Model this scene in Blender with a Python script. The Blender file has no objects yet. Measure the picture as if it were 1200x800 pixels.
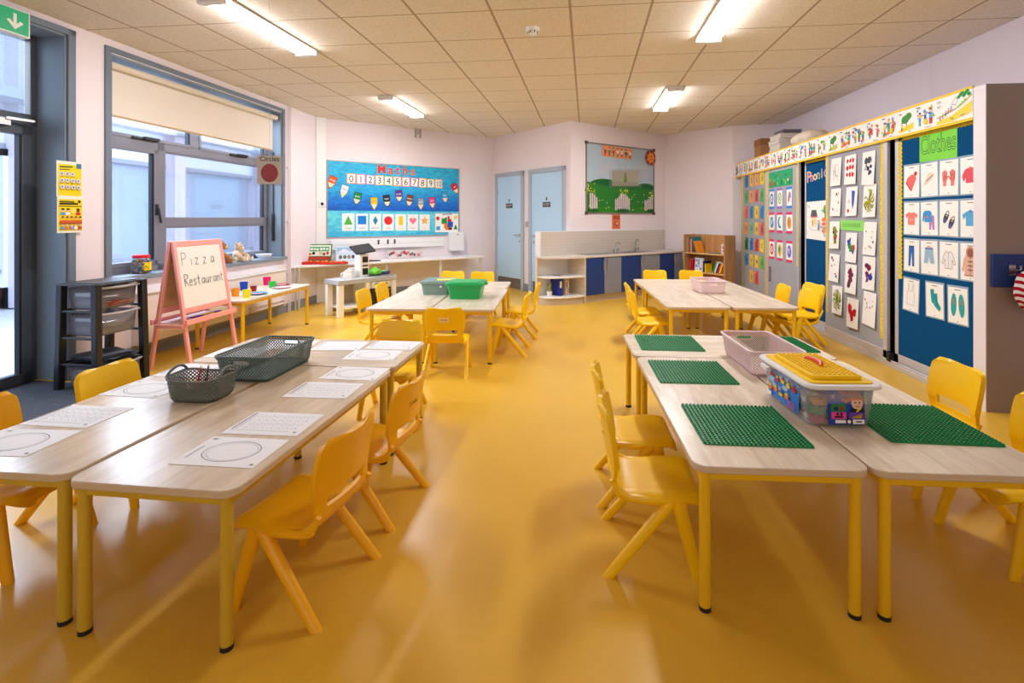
import bpy, math, random
from mathutils import Matrix, Vector
random.seed(7)
PI = math.pi
scene = bpy.context.scene
COL = scene.collection
dg = lambda: bpy.context.evaluated_depsgraph_get()

# ------------------------------------------------------------------ materials
def lin(c):
    f = lambda v: v / 12.92 if v <= .04045 else ((v + .055) / 1.055) ** 2.4
    return tuple(f(x / 255) for x in c) + (1,)
MATS = {}
def mat(name, rgb=None, rough=.5, spec=.5, metal=0, vary=0, vscale=8, stretch=(1, 1, 1), bump=0, coat=0, emit=0, sheen=0, sss=0):
    if name in MATS: return MATS[name]
    m = bpy.data.materials.new(name); m.use_nodes = True
    nt = m.node_tree; b = nt.nodes['Principled BSDF']
    b.inputs['Base Color'].default_value = lin(rgb)
    b.inputs['Roughness'].default_value = rough
    b.inputs['Specular IOR Level'].default_value = spec
    b.inputs['Metallic'].default_value = metal
    b.inputs['Coat Weight'].default_value = coat
    if sheen: b.inputs['Sheen Weight'].default_value = sheen
    if emit:
        b.inputs['Emission Color'].default_value = lin(rgb); b.inputs['Emission Strength'].default_value = emit
    if vary or bump:
        tc = nt.nodes.new('ShaderNodeTexCoord'); mp = nt.nodes.new('ShaderNodeMapping')
        mp.inputs['Scale'].default_value = stretch
        nz = nt.nodes.new('ShaderNodeTexNoise'); nz.inputs['Scale'].default_value = vscale; nz.inputs['Detail'].default_value = 4
        nt.links.new(tc.outputs['Object'], mp.inputs[0]); nt.links.new(mp.outputs[0], nz.inputs['Vector'])
        if vary:
            mx = nt.nodes.new('ShaderNodeMix'); mx.data_type = 'RGBA'
            c = lin(rgb)
            mx.inputs[6].default_value = tuple(max(0, x * (1 - vary)) for x in c[:3]) + (1,)
            mx.inputs[7].default_value = tuple(min(1, x * (1 + vary)) for x in c[:3]) + (1,)
            nt.links.new(nz.outputs['Fac'], mx.inputs[0]); nt.links.new(mx.outputs[2], b.inputs['Base Color'])
        if bump:
            bp = nt.nodes.new('ShaderNodeBump'); bp.inputs['Strength'].default_value = bump; bp.inputs['Distance'].default_value = .01
            nt.links.new(nz.outputs['Fac'], bp.inputs['Height']); nt.links.new(bp.outputs[0], b.inputs['Normal'])
    MATS[name] = m
    return m
def C(*rgb):
    """a plain paper / ink colour"""
    return mat('ink_%d_%d_%d' % rgb, rgb, .6, .3)
def glass(name, rgb, gloss=.12, opac=0):
    if name in MATS: return MATS[name]
    m = bpy.data.materials.new(name); m.use_nodes = True; nt = m.node_tree; nt.nodes.clear()
    out = nt.nodes.new('ShaderNodeOutputMaterial'); tr = nt.nodes.new('ShaderNodeBsdfTransparent'); gl = nt.nodes.new('ShaderNodeBsdfGlossy')
    tr.inputs[0].default_value = lin(rgb); gl.inputs['Roughness'].default_value = .05
    mx = nt.nodes.new('ShaderNodeMixShader'); lw = nt.nodes.new('ShaderNodeLayerWeight'); lw.inputs[0].default_value = .25
    ml = nt.nodes.new('ShaderNodeMath'); ml.operation = 'MULTIPLY_ADD'; ml.inputs[1].default_value = .5; ml.inputs[2].default_value = gloss * .4
    nt.links.new(lw.outputs['Fresnel'], ml.inputs[0]); nt.links.new(ml.outputs[0], mx.inputs[0])
    nt.links.new(tr.outputs[0], mx.inputs[1]); nt.links.new(gl.outputs[0], mx.inputs[2])
    last = mx
    if opac:
        df = nt.nodes.new('ShaderNodeBsdfDiffuse'); df.inputs[0].default_value = lin(rgb)
        m2 = nt.nodes.new('ShaderNodeMixShader'); m2.inputs[0].default_value = opac
        nt.links.new(mx.outputs[0], m2.inputs[1]); nt.links.new(df.outputs[0], m2.inputs[2]); last = m2
    nt.links.new(last.outputs[0], out.inputs[0])
    MATS[name] = m
    return m
def holes(name, rgb, cell, thr=.25, rough=.5):
    """plastic sheet pierced by a lattice of holes (uv in metres)"""
    if name in MATS: return MATS[name]
    m = mat(name, rgb, rough); nt = m.node_tree; b = nt.nodes['Principled BSDF']
    uv = nt.nodes.new('ShaderNodeUVMap'); sp = nt.nodes.new('ShaderNodeSeparateXYZ'); nt.links.new(uv.outputs[0], sp.inputs[0])
    def mth(op, a, bb=None):
        n = nt.nodes.new('ShaderNodeMath'); n.operation = op
        for i, x in enumerate((a, bb)):
            if x is None: continue
            if isinstance(x, (int, float)): n.inputs[i].default_value = x
            else: nt.links.new(x, n.inputs[i])
        return n.outputs[0]
    sx = mth('SINE', mth('MULTIPLY', sp.outputs[0], 2 * PI / cell)); sy = mth('SINE', mth('MULTIPLY', sp.outputs[1], 2 * PI / cell))
    h = mth('GREATER_THAN', mth('MULTIPLY', sx, sy), thr)
    inside = mth('MULTIPLY', mth('GREATER_THAN', sp.outputs[1], .012), mth('LESS_THAN', sp.outputs[1], .5))
    al = mth('SUBTRACT', 1, mth('MULTIPLY', h, inside))
    nt.links.new(al, b.inputs['Alpha'])
    return m

# ------------------------------------------------------------------ mesh building
class MB:
    def __init__(s): s.v = []; s.f = []; s.m = []; s.uv = []
    def add(s, vs, fs, mi=0, M=None, uvs=None):
        o = len(s.v)
        for p in vs:
            p = Vector(p); s.v.append(M @ p if M else p)
        for k, f in enumerate(fs):
            s.f.append([i + o for i in f]); s.m.append(mi); s.uv.append(uvs[k] if uvs else None)
        return s
    def box(s, x0, x1, y0, y1, z0, z1, mi=0, M=None):
        vs = [(x, y, z) for z in (z0, z1) for y in (y0, y1) for x in (x0, x1)]
        return s.add(vs, [(0, 2, 3, 1), (4, 5, 7, 6), (0, 1, 5, 4), (2, 6, 7, 3), (0, 4, 6, 2), (1, 3, 7, 5)], mi, M)
    def bar(s, a, b, w, h, mi=0, up=(0, 0, 1)):
        a = Vector(a); b = Vector(b); d = b - a; L = d.length; y = d / L
        x = y.cross(Vector(up))
        if x.length < 1e-4: x = y.cross(Vector((1, 0, 0)))
        x.normalize(); z = x.cross(y)
        M = Matrix((x, y, z)).transposed().to_4x4(); M.translation = a
        return s.box(-w / 2, w / 2, 0, L, -h / 2, h / 2, mi, M)
    def cyl(s, a, b, r0, r1=None, n=14, mi=0, flat=False):
        r1 = r0 if r1 is None else r1
        a = Vector(a); b = Vector(b); d = (b - a).normalized()
        if flat: x, y = Vector((1, 0, 0)), Vector((0, 1, 0))
        else:
            x = d.orthogonal().normalized(); y = d.cross(x)
        vs = []
        for c, r in ((a, r0), (b, r1)):
            for k in range(n):
                t = 2 * PI * k / n; vs.append(c + x * (r * math.cos(t)) + y * (r * math.sin(t)))
        fs = [(k, (k + 1) % n, n + (k + 1) % n, n + k) for k in range(n)] + [tuple(range(n - 1, -1, -1)), tuple(range(n, 2 * n))]
        if flat and (b - a).z < 0: fs = [tuple(reversed(f)) for f in fs]
        return s.add(vs, fs, mi)
    def tube(s, pts, r, n=8, mi=0, closed=False):
        pts = [Vector(p) for p in pts]; N = len(pts); vs = []
        ref = None
        for i, p in enumerate(pts):
            d = (pts[(i + 1) % N] - pts[i - 1]) if closed else (pts[min(i + 1, N - 1)] - pts[max(i - 1, 0)])
            d.normalize()
            if ref is None: ref = d.orthogonal().normalized()
            x = (ref - d * ref.dot(d)).normalized(); ref = x; y = d.cross(x)
            rr = r[i] if isinstance(r, (list, tuple)) else r
            for k in range(n):
                t = 2 * PI * k / n; vs.append(p + x * (rr * math.cos(t)) + y * (rr * math.sin(t)))
        fs = []
        for i in range(N if closed else N - 1):
            j = (i + 1) % N
            for k in range(n):
                fs.append((i * n + k, i * n + (k + 1) % n, j * n + (k + 1) % n, j * n + k))
        if not closed: fs += [tuple(range(n - 1, -1, -1)), tuple((N - 1) * n + k for k in range(n))]
        return s.add(vs, fs, mi)
    def lathe(s, prof, n=24, c=(0, 0, 0), mi=0, M=None):
        vs = []; c = Vector(c)
        for r, z in prof:
            for k in range(n):
                t = 2 * PI * k / n; vs.append((c.x + r * math.cos(t), c.y + r * math.sin(t), c.z + z))
        fs = []
        for i in range(len(prof) - 1):
            for k in range(n): fs.append((i * n + k, i * n + (k + 1) % n, (i + 1) * n + (k + 1) % n, (i + 1) * n + k))
        return s.add(vs, fs, mi, M)
    def prism(s, poly, z0, z1, mi=0, M=None):
        n = len(poly)
        vs = [(x, y, z0) for x, y in poly] + [(x, y, z1) for x, y in poly]
        fs = [tuple(range(n - 1, -1, -1)), tuple(range(n, 2 * n))] + [(k, (k + 1) % n, n + (k + 1) % n, n + k) for k in range(n)]
        return s.add(vs, fs, mi, M)
    def ell(s, c, r, nu=16, nv=10, mi=0, M=None):
        prof = [(math.sin(PI * i / nv), -math.cos(PI * i / nv)) for i in range(nv + 1)]
        vs = []
        for a, z in prof:
            for k in range(nu):
                t = 2 * PI * k / nu; vs.append((c[0] + r[0] * a * math.cos(t), c[1] + r[1] * a * math.sin(t), c[2] + r[2] * z))
        fs = []
        for i in range(nv):
            for k in range(nu): fs.append((i * nu + k, i * nu + (k + 1) % nu, (i + 1) * nu + (k + 1) % nu, (i + 1) * nu + k))
        return s.add(vs, fs, mi, M)
    def build(s, name, mats, parent=None, M=None, smooth=35, bevel=0, solid=0, seg=2):
        me = bpy.data.meshes.new(name)
        me.from_pydata([tuple(p) for p in s.v], [], s.f)
        if not isinstance(mats, (list, tuple)): mats = [mats]
        for m in mats: me.materials.append(m)
        me.polygons.foreach_set('material_index', s.m)
        if any(s.uv):
            ul = me.uv_layers.new(name='UVMap')
            for p, u in zip(me.polygons, s.uv):
                if u:
                    for li, q in zip(p.loop_indices, u): ul.data[li].uv = q
        if smooth:
            me.polygons.foreach_set('use_smooth', [True] * len(me.polygons)); me.set_sharp_from_angle(angle=math.radians(smooth))
        me.update()
        o = bpy.data.objects.new(name, me); COL.objects.link(o)
        if parent: o.parent = parent
        if M is not None: o.matrix_world = M if not parent else o.matrix_world; 
        if parent and M is not None: o.matrix_local = M
        if solid:
            md = o.modifiers.new('solid', 'SOLIDIFY'); md.thickness = solid; md.offset = 0
        if bevel:
            md = o.modifiers.new('bevel', 'BEVEL'); md.width = bevel; md.segments = seg; md.limit_method = 'ANGLE'; md.angle_limit = math.radians(40)
        return o

def rrect(w, h, r, n=5, cx=0, cy=0):
    pts = []
    for qx, qy, a0 in ((1, 1, 0), (-1, 1, 90), (-1, -1, 180), (1, -1, 270)):
        for k in range(n + 1):
            a = math.radians(a0 + 90 * k / n)
            pts.append((cx + qx * (w / 2 - r) + r * math.cos(a), cy + qy * (h / 2 - r) + r * math.sin(a)))
    return pts
def tag(o, label, cat, group=None):
    o['label'] = label; o['category'] = cat
    if group: o['group'] = group
    return o
def thing(name, label, cat, M=None, group=None):
    o = bpy.data.objects.new(name, None); COL.objects.link(o); o.empty_display_size = .05
    if M is not None: o.matrix_world = M
    return tag(o, label, cat, group)
def struct(o): o['kind'] = 'structure'; return o
def sroot(name, M=None):
    o = bpy.data.objects.new(name, None); COL.objects.link(o)
    if M is not None: o.matrix_world = M
    return struct(o)
def T(x, y, z=0, rz=0): return Matrix.Translation((x, y, z)) @ Matrix.Rotation(rz, 4, 'Z')
def FR(o, u):
    """upright plane: local x along u, local y up, local z out into the room"""
    ux = Vector((u[0], u[1], 0)).normalized(); up = Vector((0, 0, 1)); n = ux.cross(up)
    M = Matrix((ux, up, n)).transposed().to_4x4(); M.translation = Vector((o[0], o[1], o[2] if len(o) > 2 else 0))
    return M
def at(F, u, v, n=0, rot=0): return F @ Matrix.Translation((u, v, n)) @ Matrix.Rotation(rot, 4, 'Z')
def dup(root, M, label=None, group=None):
    def cp(o, par):
        c = o.copy(); COL.objects.link(c)
        if par: c.parent = par; c.matrix_parent_inverse = o.matrix_parent_inverse
        for ch in o.children: cp(ch, c)
        return c
    r = cp(root, None); r.matrix_world = M
    if label: r['label'] = label
    if group: r['group'] = group
    return r

# ------------------------------------------------------------------ flat printed / drawn work
_txt = {}
def text_geo(body, bold=0):
    if (body, bold) in _txt: return _txt[(body, bold)]
    cu = bpy.data.curves.new('tmp', 'FONT'); cu.body = body; cu.size = 1; cu.resolution_u = 3; cu.align_x = 'CENTER'; cu.offset = bold
    o = bpy.data.objects.new('tmp', cu); COL.objects.link(o); bpy.context.view_layer.update()
    me = o.evaluated_get(dg()).to_mesh()
    vs = [(v.co.x, v.co.y) for v in me.vertices]; fs = [tuple(p.vertices) for p in me.polygons]
    o.evaluated_get(dg()).to_mesh_clear(); bpy.data.objects.remove(o); bpy.data.curves.remove(cu)
    _txt[(body, bold)] = (vs, fs)
    return vs, fs
class Art:
    """a sheet with layers of ink; local x right, y up, z out"""
    def __init__(s, outline, paper, th=.002):
        s.mb = MB(); s.mats = []; s.z = th; s.th = th
        s.mb.prism(outline, 0, th, s.mi(paper))
    def mi(s, m):
        if m not in s.mats: s.mats.append(m)
        return s.mats.index(m)
    def step(s): s.z += .00025; return s.z
    def poly(s, pts, m):
        a = sum(pts[i][0] * pts[(i + 1) % len(pts)][1] - pts[(i + 1) % len(pts)][0] * pts[i][1] for i in range(len(pts)))
        if a < 0: pts = pts[::-1]
        z = s.step(); s.mb.add([(x, y, z) for x, y in pts], [tuple(range(len(pts)))], s.mi(m)); return s
    def rect(s, x0, y0, x1, y1, m): return s.poly([(x0, y0), (x1, y0), (x1, y1), (x0, y1)], m)
    def ell(s, cx, cy, rx, ry, m, n=18, rot=0):
        c, q = math.cos(rot), math.sin(rot)
        return s.poly([(cx + rx * math.cos(t) * c - ry * math.sin(t) * q, cy + rx * math.cos(t) * q + ry * math.sin(t) * c) for t in [2 * PI * k / n for k in range(n)]], m)
    def ring(s, cx, cy, rx, ry, w, m, n=36, a0=0, a1=2 * PI):
        z = s.step(); vs = []; fs = []
        for k in range(n + 1):
            t = a0 + (a1 - a0) * k / n
            vs += [(cx + rx * math.cos(t), cy + ry * math.sin(t), z), (cx + (rx - w) * math.cos(t), cy + (ry - w) * math.sin(t), z)]
        for k in range(n): fs.append((2 * k, 2 * k + 2, 2 * k + 3, 2 * k + 1)[::-1])
        s.mb.add(vs, fs, s.mi(m)); return s
    def line(s, pts, w, m):
        z = s.step(); k = s.mi(m)
        for (x0, y0), (x1, y1) in zip(pts[:-1], pts[1:]):
            L = math.hypot(x1 - x0, y1 - y0) or 1; nx, ny = -(y1 - y0) / L * w / 2, (x1 - x0) / L * w / 2
            s.mb.add([(x0 + nx, y0 + ny, z), (x0 - nx, y0 - ny, z), (x1 - nx, y1 - ny, z), (x1 + nx, y1 + ny, z)], [(0, 1, 2, 3)], k)
        return s
    def text(s, body, cx, cy, size, m, sx=1, rot=0, bold=0):
        vs, fs = text_geo(body, bold); z = s.step(); c, q = math.cos(rot), math.sin(rot)
        s.mb.add([(cx + (x * c * sx - y * q) * size, cy + (x * q * sx + y * c) * size, z) for x, y in vs], fs, s.mi(m)); return s
    def build(s, name, parent=None, M=None): return s.mb.build(name, s.mats, parent, M, smooth=0)
def R4(w, h): return [(-w / 2, -h / 2), (w / 2, -h / 2), (w / 2, h / 2), (-w / 2, h / 2)]
def blob(cx, cy, r, n=9, j=.35):
    return [(cx + r * random.uniform(1 - j, 1 + j) * math.cos(2 * PI * k / n), cy + r * random.uniform(1 - j, 1 + j) * math.sin(2 * PI * k / n)) for k in range(n)]
def star(cx, cy, r, n=5, q=.45, a=PI / 2):
    return [(cx + (r if k % 2 == 0 else r * q) * math.cos(a + PI * k / n), cy + (r if k % 2 == 0 else r * q) * math.sin(a + PI * k / n)) for k in range(2 * n)]

# palette
WHITE = C(246, 244, 240); BLACK = C(28, 26, 28); GREYINK = C(120, 118, 122); RED = C(214, 40, 44); BLUE = C(28, 110, 200)
SKYB = C(70, 160, 220); GREEN = C(40, 150, 70); LIME = C(120, 210, 60); YEL = C(248, 208, 30); ORA = C(240, 130, 40); PINK = C(232, 90, 120)
PURP = C(110, 60, 160); BROWN = C(130, 80, 50); TEAL = C(30, 160, 165); NAVY = C(24, 40, 96); SALMON = C(230, 110, 105); SKIN = C(240, 195, 160); CREAM = C(240, 226, 190)
# ------------------------------------------------------------------ special surfaces
def nodes(m):
    nt = m.node_tree; b = nt.nodes['Principled BSDF']
    def N(t, **kw):
        n = nt.nodes.new(t)
        for k, v in kw.items():
            if k.startswith('i'): n.inputs[int(k[1:])].default_value = v
            else: setattr(n, k, v)
        return n
    def L(a, bb): nt.links.new(a, bb)
    return nt, b, N, L
def floor_material():
    m = mat('yellow_vinyl', (226, 160, 40), .32, .6); nt, b, N, L = nodes(m)
    tc = N('ShaderNodeTexCoord')
    n1 = N('ShaderNodeTexNoise'); n1.inputs['Scale'].default_value = 420; n1.inputs['Detail'].default_value = 1
    n2 = N('ShaderNodeTexNoise'); n2.inputs['Scale'].default_value = 1.3; n2.inputs['Detail'].default_value = 5
    for n in (n1, n2): L(tc.outputs['Object'], n.inputs['Vector'])
    r = N('ShaderNodeValToRGB'); e = r.color_ramp.elements
    e[0].position = .30; e[0].color = lin((218, 168, 50)); e[1].position = .62; e[1].color = lin((234, 186, 62))
    L(n1.outputs['Fac'], r.inputs[0])
    mx = N('ShaderNodeMix', data_type='RGBA', blend_type='MULTIPLY'); mx.inputs[0].default_value = .22
    r2 = N('ShaderNodeValToRGB'); e = r2.color_ramp.elements; e[0].position = .3; e[0].color = (.72, .72, .72, 1); e[1].position = .7; e[1].color = (1, 1, 1, 1)
    L(n2.outputs['Fac'], r2.inputs[0]); L(r.outputs[0], mx.inputs[6]); L(r2.outputs[0], mx.inputs[7]); L(mx.outputs[2], b.inputs['Base Color'])
    mr = N('ShaderNodeMapRange'); mr.inputs[3].default_value = .27; mr.inputs[4].default_value = .36
    L(n2.outputs['Fac'], mr.inputs[0]); L(mr.outputs[0], b.inputs['Roughness'])
    return m
TILE = .5945
def ceiling_material():
    m = mat('ceiling_tile', (226, 216, 204), .9, .2); nt, b, N, L = nodes(m)
    tc = N('ShaderNodeTexCoord'); mp = N('ShaderNodeMapping'); mp.vector_type = 'TEXTURE'
    mp.inputs['Location'].default_value = (CEIL0[0], CEIL0[1], 0); mp.inputs['Rotation'].default_value = (0, 0, -.030); mp.inputs['Scale'].default_value = (TILE, TILE, 1)
    L(tc.outputs['Object'], mp.inputs[0]); sp = N('ShaderNodeSeparateXYZ'); L(mp.outputs[0], sp.inputs[0])
    lines = []
    for k in (0, 1):
        pp = N('ShaderNodeMath', operation='PINGPONG'); pp.inputs[1].default_value = .5; L(sp.outputs[k], pp.inputs[0])
        lt = N('ShaderNodeMath', operation='LESS_THAN'); lt.inputs[1].default_value = .017 if k == 0 else .011; L(pp.outputs[0], lt.inputs[0]); lines.append(lt)
    mxm = N('ShaderNodeMath', operation='MAXIMUM'); L(lines[0].outputs[0], mxm.inputs[0]); L(lines[1].outputs[0], mxm.inputs[1])
    nz = N('ShaderNodeTexNoise'); nz.inputs['Scale'].default_value = 90; L(tc.outputs['Object'], nz.inputs['Vector'])
    r = N('ShaderNodeValToRGB'); e = r.color_ramp.elements; e[0].position = .35; e[0].color = lin((220, 208, 192)); e[1].position = .6; e[1].color = lin((234, 224, 210))
    L(nz.outputs['Fac'], r.inputs[0])
    mx = N('ShaderNodeMix', data_type='RGBA'); L(mxm.outputs[0], mx.inputs[0]); L(r.outputs[0], mx.inputs[6]); mx.inputs[7].default_value = lin((176, 156, 134))
    L(mx.outputs[2], b.inputs['Base Color'])
    return m
def wood(name, c0, c1, scale=(1, 1, 1), nscale=5, blocks=None, rough=.4, spec=.5):
    m = mat(name, c0, rough, spec); nt, b, N, L = nodes(m)
    tc = N('ShaderNodeTexCoord'); mp = N('ShaderNodeMapping'); mp.inputs['Scale'].default_value = scale
    L(tc.outputs['Object'], mp.inputs[0])
    n1 = N('ShaderNodeTexNoise'); n1.inputs['Scale'].default_value = nscale; n1.inputs['Detail'].default_value = 6; n1.inputs['Distortion'].default_value = .6
    L(mp.outputs[0], n1.inputs['Vector'])
    r = N('ShaderNodeValToRGB'); e = r.color_ramp.elements; e[0].position = .32; e[0].color = lin(c0); e[1].position = .68; e[1].color = lin(c1)
    L(n1.outputs['Fac'], r.inputs[0]); last = r.outputs[0]
    if blocks:
        br = N('ShaderNodeTexBrick'); br.offset = .37; br.inputs['Scale'].default_value = 1
        br.inputs['Brick Width'].default_value = blocks[0]; br.inputs['Row Height'].default_value = blocks[1]; br.inputs['Mortar Size'].default_value = 0
        br.inputs['Color1'].default_value = (.86, .84, .82, 1); br.inputs['Color2'].default_value = (1, 1, 1, 1); br.inputs['Bias'].default_value = 0
        m2 = N('ShaderNodeMapping'); m2.inputs['Rotation'].default_value = (0, 0, PI / 2); L(tc.outputs['Object'], m2.inputs[0]); L(m2.outputs[0], br.inputs['Vector'])
        mx = N('ShaderNodeMix', data_type='RGBA', blend_type='MULTIPLY'); mx.inputs[0].default_value = .8
        L(last, mx.inputs[6]); L(br.outputs[0], mx.inputs[7]); last = mx.outputs[2]
    L(last, b.inputs['Base Color'])
    return m
def grid_tiles(name, rgb, line, size, w):
    m = mat(name, rgb, .35, .5); nt, b, N, L = nodes(m)
    tc = N('ShaderNodeTexCoord'); sp = N('ShaderNodeSeparateXYZ'); L(tc.outputs['Object'], sp.inputs[0]); ls = []
    for k in (0, 1):
        dv = N('ShaderNodeMath', operation='DIVIDE'); dv.inputs[1].default_value = size; L(sp.outputs[k], dv.inputs[0])
        pp = N('ShaderNodeMath', operation='PINGPONG'); pp.inputs[1].default_value = .5; L(dv.outputs[0], pp.inputs[0])
        lt = N('ShaderNodeMath', operation='LESS_THAN'); lt.inputs[1].default_value = w; L(pp.outputs[0], lt.inputs[0]); ls.append(lt)
    mm = N('ShaderNodeMath', operation='MAXIMUM'); L(ls[0].outputs[0], mm.inputs[0]); L(ls[1].outputs[0], mm.inputs[1])
    mx = N('ShaderNodeMix', data_type='RGBA'); L(mm.outputs[0], mx.inputs[0]); mx.inputs[6].default_value = lin(rgb); mx.inputs[7].default_value = lin(line)
    L(mx.outputs[2], b.inputs['Base Color']); return m
def water_print():
    m = mat('sea_print', (40, 150, 205), .45, .4); nt, b, N, L = nodes(m)
    tc = N('ShaderNodeTexCoord'); sp = N('ShaderNodeSeparateXYZ'); L(tc.outputs['Object'], sp.inputs[0])
    mp = N('ShaderNodeMapping'); mp.inputs['Scale'].default_value = (4.5, 13, 1); L(tc.outputs['Object'], mp.inputs[0])
    nz = N('ShaderNodeTexNoise'); nz.inputs['Scale'].default_value = 1.6; nz.inputs['Detail'].default_value = 8; nz.inputs['Distortion'].default_value = 1.4; L(mp.outputs[0], nz.inputs['Vector'])
    dv = N('ShaderNodeMath', operation='DIVIDE'); dv.inputs[1].default_value = 1.19; L(sp.outputs[1], dv.inputs[0])
    r = N('ShaderNodeValToRGB'); cr = r.color_ramp
    for p, c in ((0, (70, 175, 215)), (.30, (110, 205, 225)), (.345, (90, 190, 220)), (.36, (8, 84, 176)), (.48, (20, 110, 196)), (.66, (40, 160, 215)), (1, (40, 165, 205))):
        if p in (0, 1): cr.elements[0 if p == 0 else -1].color = lin(c)
        else: el = cr.elements.new(p); el.color = lin(c)
    L(dv.outputs[0], r.inputs[0])
    r2 = N('ShaderNodeValToRGB'); e = r2.color_ramp.elements; e[0].position = .36; e[0].color = (.16, .40, .50, 1); e[1].position = .64; e[1].color = (.66, .80, .84, 1)
    L(nz.outputs['Fac'], r2.inputs[0])
    mx = N('ShaderNodeMix', data_type='RGBA', blend_type='OVERLAY'); mx.inputs[0].default_value = .75
    L(r.outputs[0], mx.inputs[6]); L(r2.outputs[0], mx.inputs[7]); L(mx.outputs[2], b.inputs['Base Color']); return m

CEIL0 = (0.314, 3.783)     # replaced below by the measured grid crossing
CEIL = 2.86
# ------------------------------------------------------------------ camera
F_PX = 592.0; YAW = math.atan(50 / F_PX)
cam = bpy.data.objects.new('camera', bpy.data.cameras.new('camera')); COL.objects.link(cam)
cam.location = (0, 0, 1.30); cam.rotation_euler = (PI / 2, 0, YAW)
cam.data.sensor_width = 36; cam.data.lens = F_PX / 1200 * 36; cam.data.shift_x = -20 / 1200; cam.data.shift_y = -144.5 / 1200
cam.data.clip_start = .05; scene.camera = cam
def _px(u, v, Z):
    d = F_PX * (Z - 1.3) / (255.5 - v); xr = (u - 620) / F_PX * d
    return (xr * math.cos(YAW) - d * math.sin(YAW), xr * math.sin(YAW) + d * math.cos(YAW))
CEIL0 = _px(668, 8, CEIL)

# ------------------------------------------------------------------ materials of the room
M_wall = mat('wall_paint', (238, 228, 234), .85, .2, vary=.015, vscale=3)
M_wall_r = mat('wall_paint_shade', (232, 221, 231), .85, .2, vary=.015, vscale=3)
M_skirt = mat('grey_skirting', (136, 142, 156), .6, .3, vary=.03)
M_white = mat('white_laminate', (238, 236, 236), .4, .5, vary=.01)
M_plastic_w = mat('white_plastic', (240, 240, 242), .35, .5)
M_frame = mat('blue_grey_metal', (112, 124, 140), .4, .5, vary=.03)
M_reveal = mat('blue_grey_lining', (128, 142, 156), .5, .4, vary=.03)
M_dframe = mat('dark_grey_metal', (78, 84, 96), .4, .5, vary=.03)
M_winframe = mat('grey_window_metal', (128, 128, 142), .4, .5, vary=.02)
M_seal = mat('black_seal', (24, 30, 40), .6)
M_glass = glass('window_glass', (240, 247, 255), .12)
M_steel = mat('brushed_steel', (200, 202, 206), .25, .5, metal=1, vary=.03)
M_black = mat('black_plastic', (26, 26, 30), .4, .5, vary=.05)
M_floor = floor_material(); M_ceil = ceiling_material()
M_carpet = mat('charcoal_matting', (84, 88, 96), .95, .1, vary=.45, vscale=120, bump=.4)

# ------------------------------------------------------------------ the room
L0 = (-4.03, 3.54); LU = (.0284, 1)
FL = FR(L0, LU)                                       # left wall: u = along, 0 at y 3.54
C1 = (-3.95, 7.5); C2 = (-1.52, 9.72); C3 = (-.02, 8.13); C4 = (1.74, 9.67); C5 = (2.71, 8.80); C6 = (3.47, 8.68)
FM = FR(C1, (C2[0] - C1[0], C2[1] - C1[1])); FD = FR(C2, (C3[0] - C2[0], C3[1] - C2[1])); FK = FR(C3, (C4[0] - C3[0], C4[1] - C3[1])); FB = FR(C4, (C5[0] - C4[0], C5[1] - C4[1]))
dist = lambda a, b: math.hypot(a[0] - b[0], a[1] - b[1])
Y0 = -2.6; XL0 = L0[0] - .0284 * 6.14
outline = [(XL0, Y0), (3.47, Y0), C6, C5, C4, C3, C2, C1]
mb = MB(); mb.prism([(XL0 - .5, Y0 - .2), (3.7, Y0 - .2), (3.7, 9), C5, C4, C3, C2, C1, (-4.3, 7.5)], -.12, 0); struct(mb.build('floor', M_floor, smooth=0))
mb = MB(); mb.prism([(XL0 - .1, Y0 - .1), (3.57, Y0 - .1), (3.57, 8.8), (C5[0] + .05, C5[1] + .1), (C4[0], C4[1] + .1), (C3[0], C3[1] + .1), (C2[0], C2[1] + .1), (C1[0] - .1, C1[1])], CEIL, CEIL + .1); struct(mb.build('ceiling', M_ceil, smooth=0))

def flat_wall(name, F, length, m=M_wall, th=.1, x0=0):
    b = MB(); b.box(x0, length, 0, CEIL, -th, 0); o = b.build(name, m, None, F, smooth=0); return struct(o)
# left wall with a door opening and a window opening
D0, D1, DT = -2.3, .174, 2.764
W0, W1, WB, WT = .545, 3.045, .765, 2.74
b = MB()
LEND = (C1[1] - L0[1])
for x0, x1, y0, y1 in ((-6.14, D0, 0, CEIL), (D0, D1, DT, CEIL), (D1, W0, 0, CEIL), (W0, W1, 0, WB), (W0, W1, WT, CEIL), (W1, LEND, 0, CEIL)):
    b.box(x0, x1, y0, y1, -.32, 0)
struct(b.build('wall_left', M_wall, None, FL, smooth=0))
flat_wall('wall_maths', FM, dist(C1, C2)); flat_wall('wall_doors', FD, dist(C2, C3)); flat_wall('wall_kitchen', FK, dist(C3, C4)); flat_wall('wall_corner', FB, dist(C4, C5))
flat_wall('wall_far_right', FR(C5, (C6[0] - C5[0], C6[1] - C5[1])), dist(C5, C6))
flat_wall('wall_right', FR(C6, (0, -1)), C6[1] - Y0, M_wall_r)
flat_wall('wall_front', FR((3.47, Y0), (-1, 0)), 3.47 - XL0)
# panel joint on the right wall
b = MB(); b.box(0, .004, 0, .75, 0, .003); struct(b.build('trim_1', M_wall_r, None, at(FR(C6, (0, -1)), C6[1] - 5.2, 2.1), smooth=0))
def skirting(name, F, x0, x1, h=.13):
    b = MB(); b.box(x0, x1, 0, h, 0, .014); struct(b.build(name, M_skirt, None, F, bevel=.003))
skirting('baseboard_left', FL, D1, LEND, .12); skirting('baseboard_maths', FM, 0, 3.29); skirting('baseboard_kitchen', FB, 0, 1.2)
skirting('baseboard_doors', FD, 2.08, 2.186); skirting('baseboard_corner', FD, .98, 1.12)
skirting('baseboard_right', FR(C6, (0, -1)), 5.1, C6[1] - Y0)

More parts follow.
